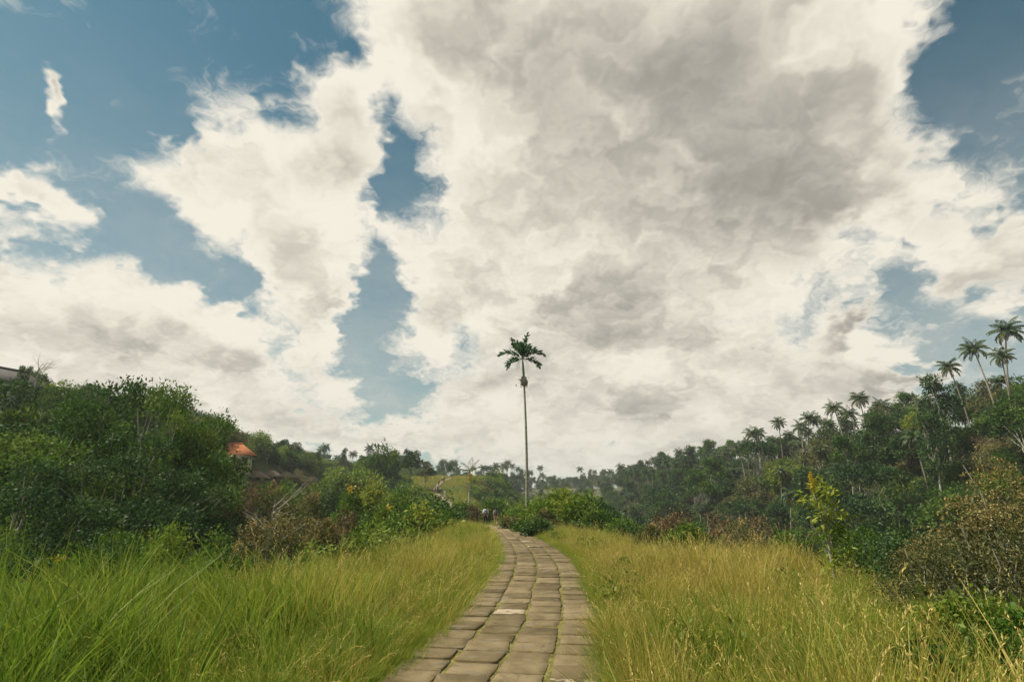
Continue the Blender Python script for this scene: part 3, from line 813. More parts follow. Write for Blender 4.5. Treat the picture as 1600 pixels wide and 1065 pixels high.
def grass_field():
    r = np.random.default_rng(11)
    Ps, S, I, Rz = [], [], [], []
    def clumps(n, s0, s1, y0, y1, per, side, pw=1.0, spread=.26):
        """tussocks: each has its own kind, height and lean"""
        y = y0 + (y1 - y0) * r.random(n) ** pw
        s = r.uniform(s0, s1, n); x = pcx(y) + s
        v = vnoise(x, y, 2.2, 8) + .6 * vnoise(x, y, .9, 9)
        a = np.abs(s); u = r.random(n)
        if side == 'r':
            dryness = .46 + 1.1 * v + .15 * sstep(1.5, 3, a) + .35 * sstep(7, 11, y) * (1 - sstep(18, 28, y)) - .5 * sstep(5.5, 9, a) * (1 - sstep(14, 20, y))
        else:
            dryness = .20 + .9 * v + .25 * sstep(8, 16, y) - .2 * (1 - sstep(4, 8, y))
        kind = np.where(u < dryness, 0, np.where(u < dryness + .34, 1, 2))
        kind = np.where((side == 'reed') | (side == 'l') & (y < 7.5) & (a > 2.3) & (r.random(n) < .4), 3, kind)
        sc = r.choice([.5, .7, .85, 1.0, 1.2], n, p=[.16, .24, .28, .22, .10]) * r.uniform(.9, 1.1, n) * (1 + .5 * v) * np.interp(y, [3, 7, 12], [1.22, 1.12, .95])
        sc *= np.where(a < 1.6, .66, np.where(a < 2.2, .85, 1.0))
        if side == 'reed': sc = r.uniform(.85, 1.2, n)
        lean = r.normal(0, .95 if side != 'reed' else .4, n)
        m = n * per
        ci = np.repeat(np.arange(n), per)
        d = r.normal(0, spread, (m, 2))
        P = np.stack([x[ci] + d[:, 0], y[ci] + d[:, 1], np.zeros(m)], 1)
        sp = np.abs(P[:, 0] - pcx(P[:, 1]))
        P[:, 2] = land_z(P[:, 0], P[:, 1]) - .02
        k = kind[ci]
        idx = np.choose(k, [pick(r, I_DRY, m), pick(r, I_GREEN, m), pick(r, I_TALL, m), pick(r, I_REED, m)])
        scl = sc[ci] * r.uniform(.75, 1.1, m) * (1 - .35 * np.clip(np.hypot(d[:, 0], d[:, 1]) / (2 * spread), 0, 1))
        sh = (sp < 1.35) & (r.random(m) < .7)
        idx = np.where(sh, pick(r, I_SHORT, m), idx); scl = np.where(sh, r.uniform(.5, .95, m), scl)
        keep = in_view(P) & (sp > 1.06)
        Ps.append(P[keep]); S.append(scl[keep]); I.append(idx[keep]); Rz.append(lean[ci][keep] + r.normal(0, .35, keep.sum()))
    clumps(1250, 1.1, 11.5, 2.8, 14, 4, 'r', .9, .20)
    clumps(1300, 1.1, 12.0, 12, 40, 5, 'r', 1.0, .28)
    clumps(900, 1.1, 7.0, 38, 112, 6, 'r', 1.0, .35)
    clumps(1000, -7.5, -1.1, 2.3, 14, 4, 'l', .9, .20)
    clumps(150, -5.6, -2.5, 3.0, 7.5, 4, 'reed', 1.0, .14)
    clumps(1150, -9, -1.1, 12, 40, 5, 'l', 1.0, .28)
    clumps(800, -7.0, -1.1, 38, 112, 6, 'l', 1.0, .35)
    # low matted thatch between the tussocks
    for n, s0, s1, y0, y1 in ((3800, 1.05, 11, 2.6, 16), (3000, -7.5, -1.05, 2.2, 16), (2500, 1.05, 9, 16, 45), (2500, -8, -1.05, 16, 45)):
        y = y0 + (y1 - y0) * r.random(n); s_ = r.uniform(s0, s1, n); x = pcx(y) + s_
        P = np.stack([x, y, land_z(x, y) - .02], 1); keep = in_view(P); P = P[keep]; n = len(P)
        Ps.append(P); S.append(r.uniform(.5, 1.0, n)); I.append(np.where(r.random(n) < .45, pick(r, I_WIRY, n), pick(r, I_SHORT, n))); Rz.append(r.uniform(-3, 3, n))
    # neat short edge beside the slabs
    for sgn in (-1, 1):
        n = 2900
        y = 2.5 + 42 * r.random(n) ** 1.5
        s = sgn * (1.05 + np.abs(r.normal(0, .15, n)) - .16 * r.random(n) * (vnoise(y, y * 0 + sgn, .7, 3) > 0))
        x = pcx(y) + s
        Ps.append(np.stack([x, y, land_z(x, y) - .01], 1)); S.append(r.uniform(.3, .8, n)); I.append(pick(r, I_SHORT, n)); Rz.append(r.uniform(-3, 3, n))
    P = np.concatenate(Ps); n = len(P)
    rot = np.stack([r.normal(0, .12, n), r.normal(0, .12, n), np.concatenate(Rz)], 1)
    scatter('grass', GR, P, rot, np.concatenate(S), np.concatenate(I), 'tall green and straw coloured grass covering the ridge beside the path')
grass_field()

def joint_grass():
    r = np.random.default_rng(12)
    P = []
    for y in np.arange(3.6, 34, .035):
        c, t, rr = path_frame(y)
        for sx, dens in ((-.515, .8), (0.0, .95), (.515, .9)):
            if r.random() < dens * (.55 + .9 * (vnoise(y, sx * 9, .8, 4) + .3)):
                P.append(c + rr * (sx + r.normal(0, .026)) + t * r.normal(0, .02))
        if r.random() < .35:                       # across the slabs
            P.append(c + rr * r.uniform(-1.0, 1.0) - t * (((y - 3.6) % .425) - .2))
    P = np.array(P); P[:, 2] += .012
    n = len(P)
    scatter('joint_grass', tiny, P, np.stack([r.normal(0, .2, n), r.normal(0, .2, n), r.uniform(0, 6.28, n)], 1), r.uniform(.5, 1.15, n), r.integers(0, 3, n), 'yellow green moss and grass growing in the joints between path slabs')
joint_grass()

def weeds():
    r = np.random.default_rng(14)
    src = [join_meshes('weed', make_bush(900 + i, .26, .42, 6, 170, .085, m_, stems=4)[:2]) for i, m_ in enumerate(('leaf_green', 'leaf_bright', 'leaf_bright', 'leaf_bright'))]
    n = 900
    y = 3.5 + 36 * r.random(n) ** 1.3; s = np.where(r.random(n) < .55, r.uniform(1.3, 9, n), -r.uniform(1.4, 6, n))
    x = pcx(y) + s
    keep = vnoise(x, y, 1.6, 13) > .02
    P = np.stack([x, y, land_z(x, y)], 1)[keep]; n = len(P)
    scatter('weeds', src, P, np.stack([r.normal(0, .15, n), r.normal(0, .15, n), r.uniform(0, 6.28, n)], 1), r.uniform(.55, 1.05, n), r.integers(0, 4, n), 'leafy green weeds growing up through the ridge grass')

def hill_grass():
    r = np.random.default_rng(13)
    n = 9000
    y = r.uniform(112, 215, n); s = r.uniform(-16, 16, n); x = pcx(y) + s
    P = np.stack([x, y, land_z(x, y)], 1)
    keep = in_view(P) & (np.abs(s) > .75)
    P = P[keep]; n = len(P)
    v = vnoise(P[:, 0], P[:, 1], 9, 3)
    idx = np.where(r.random(n) < .5 + v, pick(r, (5, 8), n), pick(r, (1, 5), n) )
    scatter('hill_grass', GR[7:16], P, np.stack([r.normal(0, .1, n), r.normal(0, .1, n), r.uniform(-3, 3, n)], 1), r.uniform(.7, 1.3, n), np.clip(idx, 0, 8), 'short grass on the rounded hill crossed by the dirt trail')
hill_grass()
weeds()

# dirt trail that climbs the far hill
tq = Q(); rows = []
ty = np.arange(112, 184, 1.0)
for y in ty:
    c, t, rr = path_frame(y)
    for o in (-.6, -.2, .2, .6):
        p = c + rr * o
        rows.append([p[0], p[1], zg(p[0], p[1]) + .16])
k = len(ty); b0 = (np.arange(k - 1) * 4)[:, None] + np.arange(3)[None, :]
tq.add(rows, np.stack([b0, b0 + 1, b0 + 5, b0 + 4], -1).reshape(-1, 4))
MT['trail'] = solid_mat('trail_dirt', [(0.3, (0.12, 0.095, 0.06)), (0.7, (0.24, 0.19, 0.13))], 1.2, 6, 0.95, coord='World')
tag(link('trail', tq.mesh('trail', [MT['trail']])), 'pale dirt trail climbing the far rounded hill', kind='structure')

# ------------------------------------------------------------------ where the houses stand (built further down)
HOUSES = [
    (368, 694, 130, 7.0, 5.0, 3.0, 2.0, 25, 'wall_cream', 'roof_orange', 'cream house with hipped orange tile roof on the hillside', 'house', 3, False),
    (391, 702, 136, 3.6, 3.4, 2.6, 1.5, 10, 'wall_cream', 'roof_orange', 'small outbuilding with orange roof beside the cream house', 'house', 2, False),
    (362, 717, 120, 5.0, 3.0, 1.6, .7, 15, 'wall_cream', 'thatch', 'low pale shed below the orange roofed house', 'shed', 2, False),
    (5, 577, 72, 4.6, 6.0, 4.0, 2.0, 70, 'wall_grey', 'roof_grey', 'grey two-storey house with dark gabled roof on the hilltop', 'house', 2, True),
    (16, 660, 52, 3.0, 2.6, 1.8, .9, -15, 'frame_wood', 'thatch', 'small thatched hut half hidden by dark trees', 'hut', 1, False),
    (63, 649, 60, 1.2, 1.2, 1.7, .4, 20, 'wall_grey', 'wall_cream', 'tiny pale-roofed hut among the dark trees', 'hut', 1, False),
    (771, 752, 300, 11, 7, 2.6, 2.0, 5, 'wall_grey', 'roof_white', 'lone white-roofed pavilion in the distant forest', 'pavilion', 3, False),
]
for i_, (px_, py_, D_, lab_) in enumerate(((402, 734, 140, 'thatched hut at the lower end of the hut row, facing the brush'), (425, 733, 146, 'thatched hut next to the lowest hut of the row'),
        (447, 735, 152, 'thatched hut in the middle of the hillside row'), (464, 736, 156, 'thatched hut second from the far end of the row'),
        (487, 741, 160, 'last thatched hut of the row towards the far valley'))):
    HOUSES.append((px_, py_ + 2, D_, 3.4, 3.0, 1.2, 1.1, 10 + 17 * i_, 'frame_wood', 'thatch', lab_, 'hut', 2, False))
def house_distance(px, py, D, wh, rh):
    best = None
    for Dt in np.arange(D * .75, D * 1.35, 1.0):
        p = at(px, py, Dt)
        e = abs(p.z - wh - rh - zg(p.x, Dt) - .2) + .01 * abs(Dt - D)
        if best is None or e < best[0]: best = (e, Dt)
    return best[1]
HOUSE_D = [house_distance(h[0], h[1], h[2], h[5], h[6]) for h in HOUSES]
def clear_of_houses(P, depth=26.0, pad=10):
    """ground kept open in front of each house, as wide as the house"""
    P = np.asarray(P, float).reshape(-1, 3)
    ok = np.ones(len(P), bool)
    for h, D in zip(HOUSES, HOUSE_D):
        hx = at(h[0], h[1], D).x
        half = h[3] / 2 + pad * .12
        cx_ = hx * P[:, 1] / D                      # the sight line from the ridge path to the house
        dd = min(depth, D * .2) * (.45 if h[11] == 'hut' else 1.0)
        ok &= ~((np.abs(P[:, 0] - cx_) < half) & (P[:, 1] > D - dd) & (P[:, 1] < D + h[4]))
    return ok

# ------------------------------------------------------------------ trees
TREE = {}
TREE['round_a'] = make_tree(1, 10, 3.6, 4.2, 13, 4200, .42, 'leaf_green', 'bark_pale')
TREE['round_b'] = make_tree(2, 12, 5.0, 4.0, 12, 4000, .42, 'leaf_dark', 'bark_dark')
TREE['round_c'] = make_tree(3, 9, 2.8, 3.8, 12, 4000, .38, 'leaf_bright', 'bark_pale')
TREE['tall_a'] = make_tree(4, 15, 7.0, 3.0, 11, 3600, .40, 'leaf_dark', 'bark_pale', 'tall')
TREE['tall_b'] = make_tree(5, 16, 8.5, 3.4, 10, 3400, .42, 'leaf_green', 'bark_pale', 'round', .18)
TREE['flat_a'] = make_tree(6, 15, 9.0, 5.0, 12, 3200, .40, 'leaf_dark', 'bark_pale', 'flat', .2)
TREE['olive_a'] = make_tree(7, 11, 4.5, 3.8, 11, 3600, .36, 'leaf_olive', 'bark_pale')
TREE['near_a'] = make_tree(11, 12.5, 5.5, 5.6, 26, 26000, .155, 'leaf_green', 'bark_pale', 'round', .2, .3, .5, (.15, .25), .5, .98)
TREE['near_b'] = make_tree(12, 12, 4.5, 5.2, 25, 24000, .15, 'leaf_dark', 'bark_pale', 'round', .2, .3, .5, (.15, .25), .5, .98)
TREE['near_c'] = make_tree(13, 11, 4.0, 4.8, 24, 23000, .15, 'leaf_bright', 'bark_pale', 'round', .17, .3, .5, (.15, .25), .5, .98)
PALM = [make_palm(81 + i, h, 26, 3.3, d) for i, (h, d) in enumerate(((15, 2), (18, 3), (12, 2), (20, 4)))]

def put_tree(kind, loc, rz, sc, label, group=None, name='broadleaf_tree', cat='tree', meshes=None, zs=1.0):
    tm, cm = meshes or TREE[kind]
    e = empty(name, loc, rz); e.scale = (sc, sc, sc * zs)
    link('trunk', tm, e); link('crown', cm, e)
    tag(e, label, cat, group)
    return e

LOOK = {'round_a': 'round leafy green', 'round_b': 'dense dark green', 'round_c': 'pale bright green', 'tall_a': 'narrow dark green',
        'tall_b': 'long-trunked green', 'flat_a': 'flat-topped spreading', 'olive_a': 'dull olive'}

NEXT = {'palm': 'a coconut palm', 'round_a': 'a round tree', 'round_b': 'a dense tree', 'round_c': 'a pale tree', 'tall_a': 'a narrow tree', 'tall_b': 'a long-trunked tree', 'flat_a': 'a flat-topped tree', 'olive_a': 'an olive tree'}
def forest():
    r = np.random.default_rng(21)
    cand = []
    def area(s0, s1, y0, y1, step, side):
        for yy in np.arange(y0, y1, step):
            for ss in np.arange(s0, s1, step):
                s = ss + r.uniform(-.45, .45) * step; y = yy + r.uniform(-.45, .45) * step
                x = s + (float(pcx(np.array([y]))[0]) if side == 'r' else 0.0)
                cand.append((x, y, s, side))
    area(50, 124, 34, 300, 6.9, 'r')
    area(-104, -40, 40, 300, 8.2, 'l')
    A = np.array([(c[0], c[1]) for c in cand])
    Z = land_z(A[:, 0], A[:, 1])
    ok = in_view(np.column_stack([A, Z]), 60) & clear_of_houses(np.column_stack([A, Z]), 34, 22)
    trees = [(cand[i], Z[i]) for i in range(len(cand)) if ok[i]]
    trees.sort(key=lambda t: math.hypot(t[0][0], t[0][1]))
    n_tree = n_palm = 0
    rest = []; rows = []
    for (x, y, s, side), z in trees:
        crest = (s > 84) if side == 'r' else (s < -74)
        palm = r.random() < (((.78 if y < 150 else .6) if crest else .22) if side == 'r' else (.10 if crest else .03))
        rz = r.uniform(0, 6.28)
        rows.append([x, y, z, s, side, bool(palm), rz])
    def kind_of(side):
        if side == 'r': return r.choice(['round_a', 'round_b', 'tall_a', 'tall_b', 'flat_a', 'olive_a', 'round_c'], p=[.17, .27, .17, .15, .09, .08, .07])
        return r.choice(['round_a', 'round_b', 'round_c', 'olive_a', 'tall_a'], p=[.3, .3, .14, .2, .06])
    for t in rows: t.append('palm' if t[5] else kind_of(t[4]))
    XY = np.array([t[:2] for t in rows])
    for i, (x, y, z, s, side, palm, rz, kind) in enumerate(rows):
        d2 = ((XY - XY[i]) ** 2).sum(1); d2[i] = 1e9
        nb = rows[int(d2.argmin())][7]
        beside = NEXT[nb]
        a_ = abs(s)
        if side == 'r': where = ('low on' if a_ < 66 else 'halfway up' if a_ < 84 else 'at the crest of' if a_ < 104 else 'behind the crest of') + ' the palm slope'
        else: where = ('low on' if a_ < 56 else 'halfway up' if a_ < 72 else 'on top of') + ' the house-dotted slope'
        if palm:
            if n_palm >= 190: continue
            k = r.integers(0, 4); sc = r.uniform(.62, .92)
            hgt = (15, 18, 12, 20)[k] * sc
            if side == 'l': sc *= .55
            size = 'short' if hgt < 10.5 else 'tall' if hgt > 14 else 'medium-high'
            put_tree(None, (x, y, z), rz, sc, '%s coconut palm %s beside %s' % (size, where, beside), '%s coconut palms %s' % (size, where), 'coconut_palm', 'palm tree', PALM[k])
            n_palm += 1
        else:
            sc = r.uniform(.85, 1.3) if side == 'r' else r.uniform(.5, .95) * (.8 if y > 110 else 1)
            if n_tree >= 285: rest.append((x, y, z, rz, sc, kind)); continue
            put_tree(kind, (x, y, z), rz, sc, '%s tree %s beside %s' % (LOOK[kind], where, beside), '%s trees %s' % (LOOK[kind], where))
            n_tree += 1
    return rest
rest = forest()

def far_forest(rest):
    r = np.random.default_rng(22)
    kinds = list(TREE)[:7]
    src = []
    for k in kinds:
        # trunk and crown of one kind joined for the far mass
        tm, cm = TREE[k]
        src.append(join_meshes('tree_' + k, (tm, cm)))
    for p in PALM[:2]:
        src.append(join_meshes('palm', p))
    P, S, I = [], [], []
    for (x, y, z, rz, sc, kind) in rest:
        P.append((x, y, z)); S.append(sc); I.append(kinds.index(kind))
    n = 3600
    y = 290 + 900 * r.random(n) ** 1.6; x = r.uniform(-1, 1, n) * (y * 1.05 + 30)
    s = x - pcx(y)
    okm = ((np.abs(s) > 20) | (y > 330)) & ~((s > -42) & (s < 40) & (y < 330)) & (np.abs(s) < 330 + 0 * y)
    for a, b in zip(x[okm], y[okm]):
        P.append((a, b, zg(a, b))); S.append(r.uniform(.7, 1.15)); I.append(r.choice(9, p=[.14, .22, .05, .14, .12, .07, .06, .1, .1]))
    P = np.array(P)
    k = in_view(P, 100) & clear_of_houses(P, 40, 20)
    P = P[k]; S = np.array(S)[k]; I = np.array(I)[k]; n = len(P)
    scatter('distant_forest', src, P, np.stack([np.zeros(n), np.zeros(n), r.uniform(0, 6.28, n)], 1), S, I, 'hazy distant forest closing the valley beyond the hill')

far_forest(rest)

# ------------------------------------------------------------------ undergrowth on the valley sides
BUSH = {}
BUSH['green'] = make_bush(301, 1.5, 1.9, 9, 2200, .17, 'leaf_green')
BUSH['dark'] = make_bush(302, 1.6, 1.8, 9, 2200, .18, 'leaf_dark')
BUSH['bright'] = make_bush(303, 1.5, 1.9, 10, 2400, .16, 'leaf_bright')
BUSH['olive'] = make_bush(304, 1.4, 1.8, 9, 2200, .13, 'leaf_olive', flowers=14, fmat='seed_gold', fl_size=.09)
BUSH['brown'] = make_bush(305, 1.5, 1.8, 9, 2100, .13, 'leaf_brown', 'bark_pale', stems=12)
BUSH['yellow'] = make_bush(306, 1.5, 1.8, 10, 2300, .16, 'leaf_bright', flowers=12, fl_size=.10)
BUSH['gold'] = make_bush(307, 1.2, 2.2, 10, 1500, .15, 'leaf_olive', 'bark_pale', flowers=150, fmat='seed_gold', fl_size=.075, stems=16)
BUSH['fine'] = make_bush(308, 1.5, 1.9, 12, 5200, .10, 'leaf_green')
BUSH['finebright'] = make_bush(309, 1.5, 1.9, 12, 5200, .105, 'leaf_bright')

def undergrowth():
    r = np.random.default_rng(31)
    n = 8500
    y = 4 + 330 * r.random(n) ** 1.35
    side = r.random(n) < .55
    s = np.where(side, 5 + 105 * r.random(n) ** 1.2, -4.5 - 90 * r.random(n) ** 1.2)
    x = pcx(y) + s
    P = np.stack([x, y, land_z(x, y) - .1], 1)
    rw = np.interp(y, [0, 12, 30, 60, 110, 180, 260], [9.5, 7.8, 6.4, 5.4, 6.5, 12, 19]); lw = np.interp(y, [0, 12, 30, 60, 110, 150, 180, 260], [6.3, 5.6, 5.2, 4.8, 6, 8, 15, 24])
    keep = in_view(P, 100) & np.where(side, s > rw, -s > lw) & clear_of_houses(P, 12, 4)
    P = P[keep]; side = side[keep]; n = len(P)
    names = ['green', 'dark', 'bright', 'olive', 'brown', 'fine']
    u = np.array([r.choice(6, p=([.26, .36, .10, .10, .06, .12] if sd else [.30, .22, .12, .14, .10, .12])) for sd in side])
    src = [join_meshes('bush_' + k, BUSH[k][:2]) for k in names]
    D = P[:, 1]
    S = r.uniform(.7, 1.5, n) * np.interp(D, [5, 30, 60, 120], [.6, 1.1, 1.7, 2.0])
    scatter('undergrowth', src, P, np.stack([r.normal(0, .12, n), r.normal(0, .12, n), r.uniform(0, 6.28, n)], 1), S, u, 'tangled low shrubs and creepers covering both valley sides')
undergrowth()

SHRUB = {'green': ('leaf_green', 'bark_dark', 0, None), 'dark': ('leaf_dark', 'bark_dark', 0, None), 'bright': ('leaf_bright', 'bark_dark', 0, None),
         'fine': ('leaf_green', 'bark_dark', 0, None), 'finebright': ('leaf_bright', 'bark_dark', 0, None), 'olive': ('leaf_olive', 'bark_dark', 10, 'seed_gold'),
         'brown': ('leaf_brown', 'bark_pale', 0, None), 'yellow': ('leaf_bright', 'bark_dark', 4, 'flower_yellow'), 'gold': ('leaf_olive', 'bark_pale', 150, 'seed_gold')}
def put_bush(kind, px, top, D, width, label, name='shrub', group=None, base=None, rz=0.0, bury=.15):
    """a shrub whose top shows at (px, top) at forward distance D; it stands on the land"""
    p = at(px, top, D)
    x = p.x; z0 = zg(x, D) - bury
    h = max(.5, p.z - z0)
    leafm, bark, nf, fm_ = SHRUB[kind]
    Rr = width / 2
    leaf = min(.30, max(.055, 4.6 * D / 850))
    if kind in ('brown', 'gold', 'olive'): leaf *= .72
    n = int(min(9000, 2.3 * (2 * math.pi * Rr * h + math.pi * Rr * Rr) / (leaf * leaf * .42 * .5)))
    if kind in ('brown', 'gold'): n = int(n * (.9 if kind == 'gold' else .6))
    lob = int(8 + 4 * h / max(Rr, .3))
    st, fo, fl = make_bush(int(px * 7 + D), Rr, h * .92, min(lob, 22), n, leaf, leafm, bark, nf, fm_ or 'flower_yellow', leaf * (1.0 if kind != 'gold' else .8), stems=16 if kind in ('brown', 'gold') else 8)
    e = empty(name, (x, D, z0), rz)
    e.scale = (1, 1, min(1.6, max(.6, h / max(v.co.z for v in fo.vertices))))
    link('stem', st, e); link('foliage', fo, e)
    if fl is not None: link('flowers', fl, e)
    tag(e, label, 'shrub', group)
    return e

# ------------------------------------------------------------------ trees near the ridge
def near_tree(kind, px, top, D, label, sc_w=1.0, name='broadleaf_tree', rz=0.0, group=None, bury=.2):
    p = at(px, top, D); z0 = zg(p.x, D) - bury
    tm, cm = TREE[kind]
    zz = np.empty(len(cm.vertices) * 3, np.float32); cm.vertices.foreach_get('co', zz)
    nh = float(np.percentile(zz[2::3], 98))
    k = (p.z - z0) / nh
    e = empty(name, (p.x, D, z0), rz); e.scale = (k * sc_w, k * sc_w, k)
    link('trunk', tm, e); link('crown', cm, e)
    tag(e, label, 'tree', group)
    return e

near_tree('near_a', 250, 616, 40, 'broad green tree with pale forked trunk, tallest above the valley brush', .72, rz=.5)
near_tree('near_c', 284, 668, 38, 'bright green tree leaning out beside the tallest pale-trunked tree', .55, rz=2.1)
near_tree('near_a', 322, 700, 50, 'rounded green tree stepping down towards the orange roofed house', .5, rz=4.4)
near_tree('near_a', 178, 622, 46, 'green tree with ragged top behind the tallest pale-trunked tree', .85, rz=3.3)
near_tree('near_b', 120, 628, 44, 'dark green tree below the grey house, bare limbs showing', .9, rz=1.2)
near_tree('near_b', 52, 628, 40, 'dense dark tree in front of the grey gabled house', .9, rz=4.0)
near_tree('near_a', 120, 690, 33, 'lower green tree under the dark house-side trees', .95, rz=5.0)
near_tree('near_a', -30, 640, 36, 'dark spreading tree beside the thatched hut', .9, rz=2.7)
near_tree('near_b', 215, 705, 32, 'low dark tree with crossing pale branches above the valley shrubs', .95, rz=.2)
near_tree('near_b', 25, 745, 25, 'small dark green tree at the valley edge behind tall grass', .95, rz=.9)
near_tree('olive_a', 300, 750, 45, 'olive tree at the foot of the bright leaning tree', 1.0, rz=1.0)

near_tree('round_a', 592, 698, 150, 'tall airy tree on the hill shoulder beside the trail', .70, rz=.4)
near_tree('tall_a', 618, 705, 156, 'slim tree between two rounder trees on the hill shoulder', .9, rz=.4)
near_tree('round_b', 645, 704, 150, 'round dark tree with bare twigs on the hill shoulder', .75, rz=1.4)
near_tree('olive_a', 668, 722, 148, 'small dull green tree beside the hill crest', .9, rz=2.4)
near_tree('round_c', 560, 735, 120, 'pale green tree below the hill shoulder trees', .9, rz=2.2)
near_tree('round_b', 705, 728, 215, 'dark tree standing just behind the hill crest', .8, rz=3.)
near_tree('round_a', 735, 738, 190, 'green tree on the falling side of the hill behind the yellow-topped post', .8, rz=3.6)

for i, (kind, px, top, D, w, lab) in enumerate((
    ('finebright', 868, 757, 44, 5.2, 'large bright green bush beside the tall slim palm'),
    ('finebright', 905, 760, 42, 4.6, 'second bright bush behind the grass verge, nearer the valley'),
    ('olive', 848, 792, 40, 2.4, 'dull olive bush at the foot of the slim palm'),
    ('fine', 938, 782, 37, 3.4, 'rounded green bush on the edge of the steep valley'),
    ('finebright', 972, 803, 33, 2.6, 'small bright bush below the rounded green bush'),
    ('dark', 838, 803, 30, 1.5, 'small dark bush hugging the outer bend of the path'),
    ('green', 822, 806, 36, 1.7, 'low green bush just past the outer bend of the path'),
    ('olive', 800, 800, 44, 1.6, 'dull olive bush beside the walkers'),
    ('brown', 1046, 783, 23, 2.0, 'brown-topped shrub standing up from the grass edge'),
    ('olive', 1020, 812, 21, 1.8, 'olive shrub with gold tufts at the grass edge'),
    ('fine', 1070, 808, 20, 2.0, 'green shrub between two brown-topped shrubs'),
    ('brown', 1120, 793, 24, 1.6, 'thin dry shrub between green shrubs at the grass edge'),
    ('olive', 1150, 806, 19, 2.2, 'wide olive shrub with gold tufts over the valley'),
    ('brown', 1178, 797, 22, 1.9, 'pinkish brown dry shrub over the valley'),
    ('fine', 1225, 808, 18, 2.0, 'green shrub beside the flowering spike plant'),
    ('green', 1335, 800, 15, 2.0, 'leafy green shrub behind the gold seeding shrubs'),
    ('dark', 1400, 805, 13, 1.9, 'dark leafy shrub crowded against the gold seeding shrubs'),
    ('gold', 1560, 690, 8.2, 2.0, 'tall shrub heavy with golden brown seed heads'),
    ('gold', 1490, 765, 7.6, 1.7, 'golden seeding shrub with green leaves showing through'),
    ('gold', 1625, 745, 7.0, 1.8, 'golden shrub half hidden behind the tall seeding one'),
    ('gold', 1430, 815, 8.6, 1.4, 'low seeding shrub sunk in the grass'),
    ('finebright', 1500, 905, 6.4, 1.1, 'soft green weedy bush in front of the golden shrubs'),
    ('fine', 1600, 925, 5.2, 1.0, 'dark green weed clump beneath the golden shrubs'),
    ('green', 1430, 985, 5.2, .6, 'low leafy weed among the tall grass'),
    # left of the path
    ('finebright', 585, 742, 52, 5.0, 'yellow-green bush on the ridge flank below the hill trees'),
    ('yellow', 548, 755, 47, 4.2, 'bush dotted with yellow flowers on the ridge flank'),
    ('finebright', 625, 752, 62, 5.0, 'round light green bush below the hill trail'),
    ('finebright', 652, 784, 55, 3.4, 'light green bush beside the grass verge'),
    ('dark', 590, 775, 40, 3.4, 'dark rounded bush with a few yellow blooms beside it'),
    ('yellow', 603, 783, 38, 1.6, 'small bush carrying the brightest yellow blooms'),
    ('olive', 645, 795, 40, 3.0, 'olive bush spilling over the grass edge'),
    ('brown', 540, 785, 28, 2.8, 'dome of brown dry twigs above the grass slope'),
    ('finebright', 570, 800, 27, 2.4, 'green shrub behind the dry twig dome'),
    ('fine', 690, 802, 50, 2.2, 'small green shrub near the walkers on the grass verge'),
    ('brown', 738, 785, 66, 2.2, 'russet bush on the path side behind the walkers'),
    ('finebright', 722, 778, 72, 3.0, 'green bush below the yellow-topped palm'),
    ('fine', 775, 775, 78, 5.0, 'low green bush beyond the walkers'),
    ('finebright', 812, 782, 62, 3.4, 'light bush behind the slim palm trunk'),
    ('olive', 440, 752, 42, 4.2, 'tall brownish bush facing the hut roofs'),
    ('brown', 395, 748, 45, 4.0, 'tall dry bush in the hollow below the orange roofs'),
    ('olive', 480, 758, 38, 3.6, 'olive bush beside the tall dry bush'),
    ('brown', 350, 762, 38, 3.2, 'dry brush at the foot of the bright green tree'),
    ('fine', 372, 738, 58, 5.0, 'rounded green bush right below the cream house'),
    ('green', 408, 744, 62, 5.5, 'wide green bush in front of the lowest thatched hut'),
    ('finebright', 448, 747, 66, 5.5, 'light green bush in front of the middle thatched huts'),
    ('fine', 492, 750, 70, 5.5, 'green bush in front of the last thatched hut'),
    ('dark', 520, 742, 80, 6.0, 'dark bush in the hollow between huts and hill trees'),
    ('gold', 455, 790, 19, 2.8, 'yellow-tipped shrub with bare forking stems'),
    ('gold', 405, 800, 22, 2.6, 'yellow-tipped shrub behind the forking one'),
    ('gold', 500, 800, 23, 2.2, 'small gold shrub next to the dry twig dome'),
    ('finebright', 270, 812, 17, 2.6, 'vivid green leafy shrub at the dark valley edge'),
    ('fine', 222, 800, 20, 2.8, 'green shrub behind the vivid leafy one'),
    ('finebright', 310, 850, 14, 2.0, 'vivid green shrub sinking below the grass crest'),
    ('fine', 165, 835, 16, 2.6, 'dark green shrub beside the yellow flowering one'),
    ('yellow', 115, 845, 14, 2.0, 'shrub with a few orange yellow blooms near tall grass'),
    ('dark', 60, 815, 16, 2.6, 'deep green shrub shaded behind tall grass'),
    ('fine', 5, 800, 14, 2.4, 'deep green shrub under the valley edge tree'),
    ('fine', 345, 815, 24, 3.0, 'mid green shrub in the hollow behind gold shrubs'),
    ('green', 380, 852, 12, 1.3, 'low green shrub among the grass heads'),
)):
    put_bush(kind, px, top, D, w, lab, rz=i * 1.7)

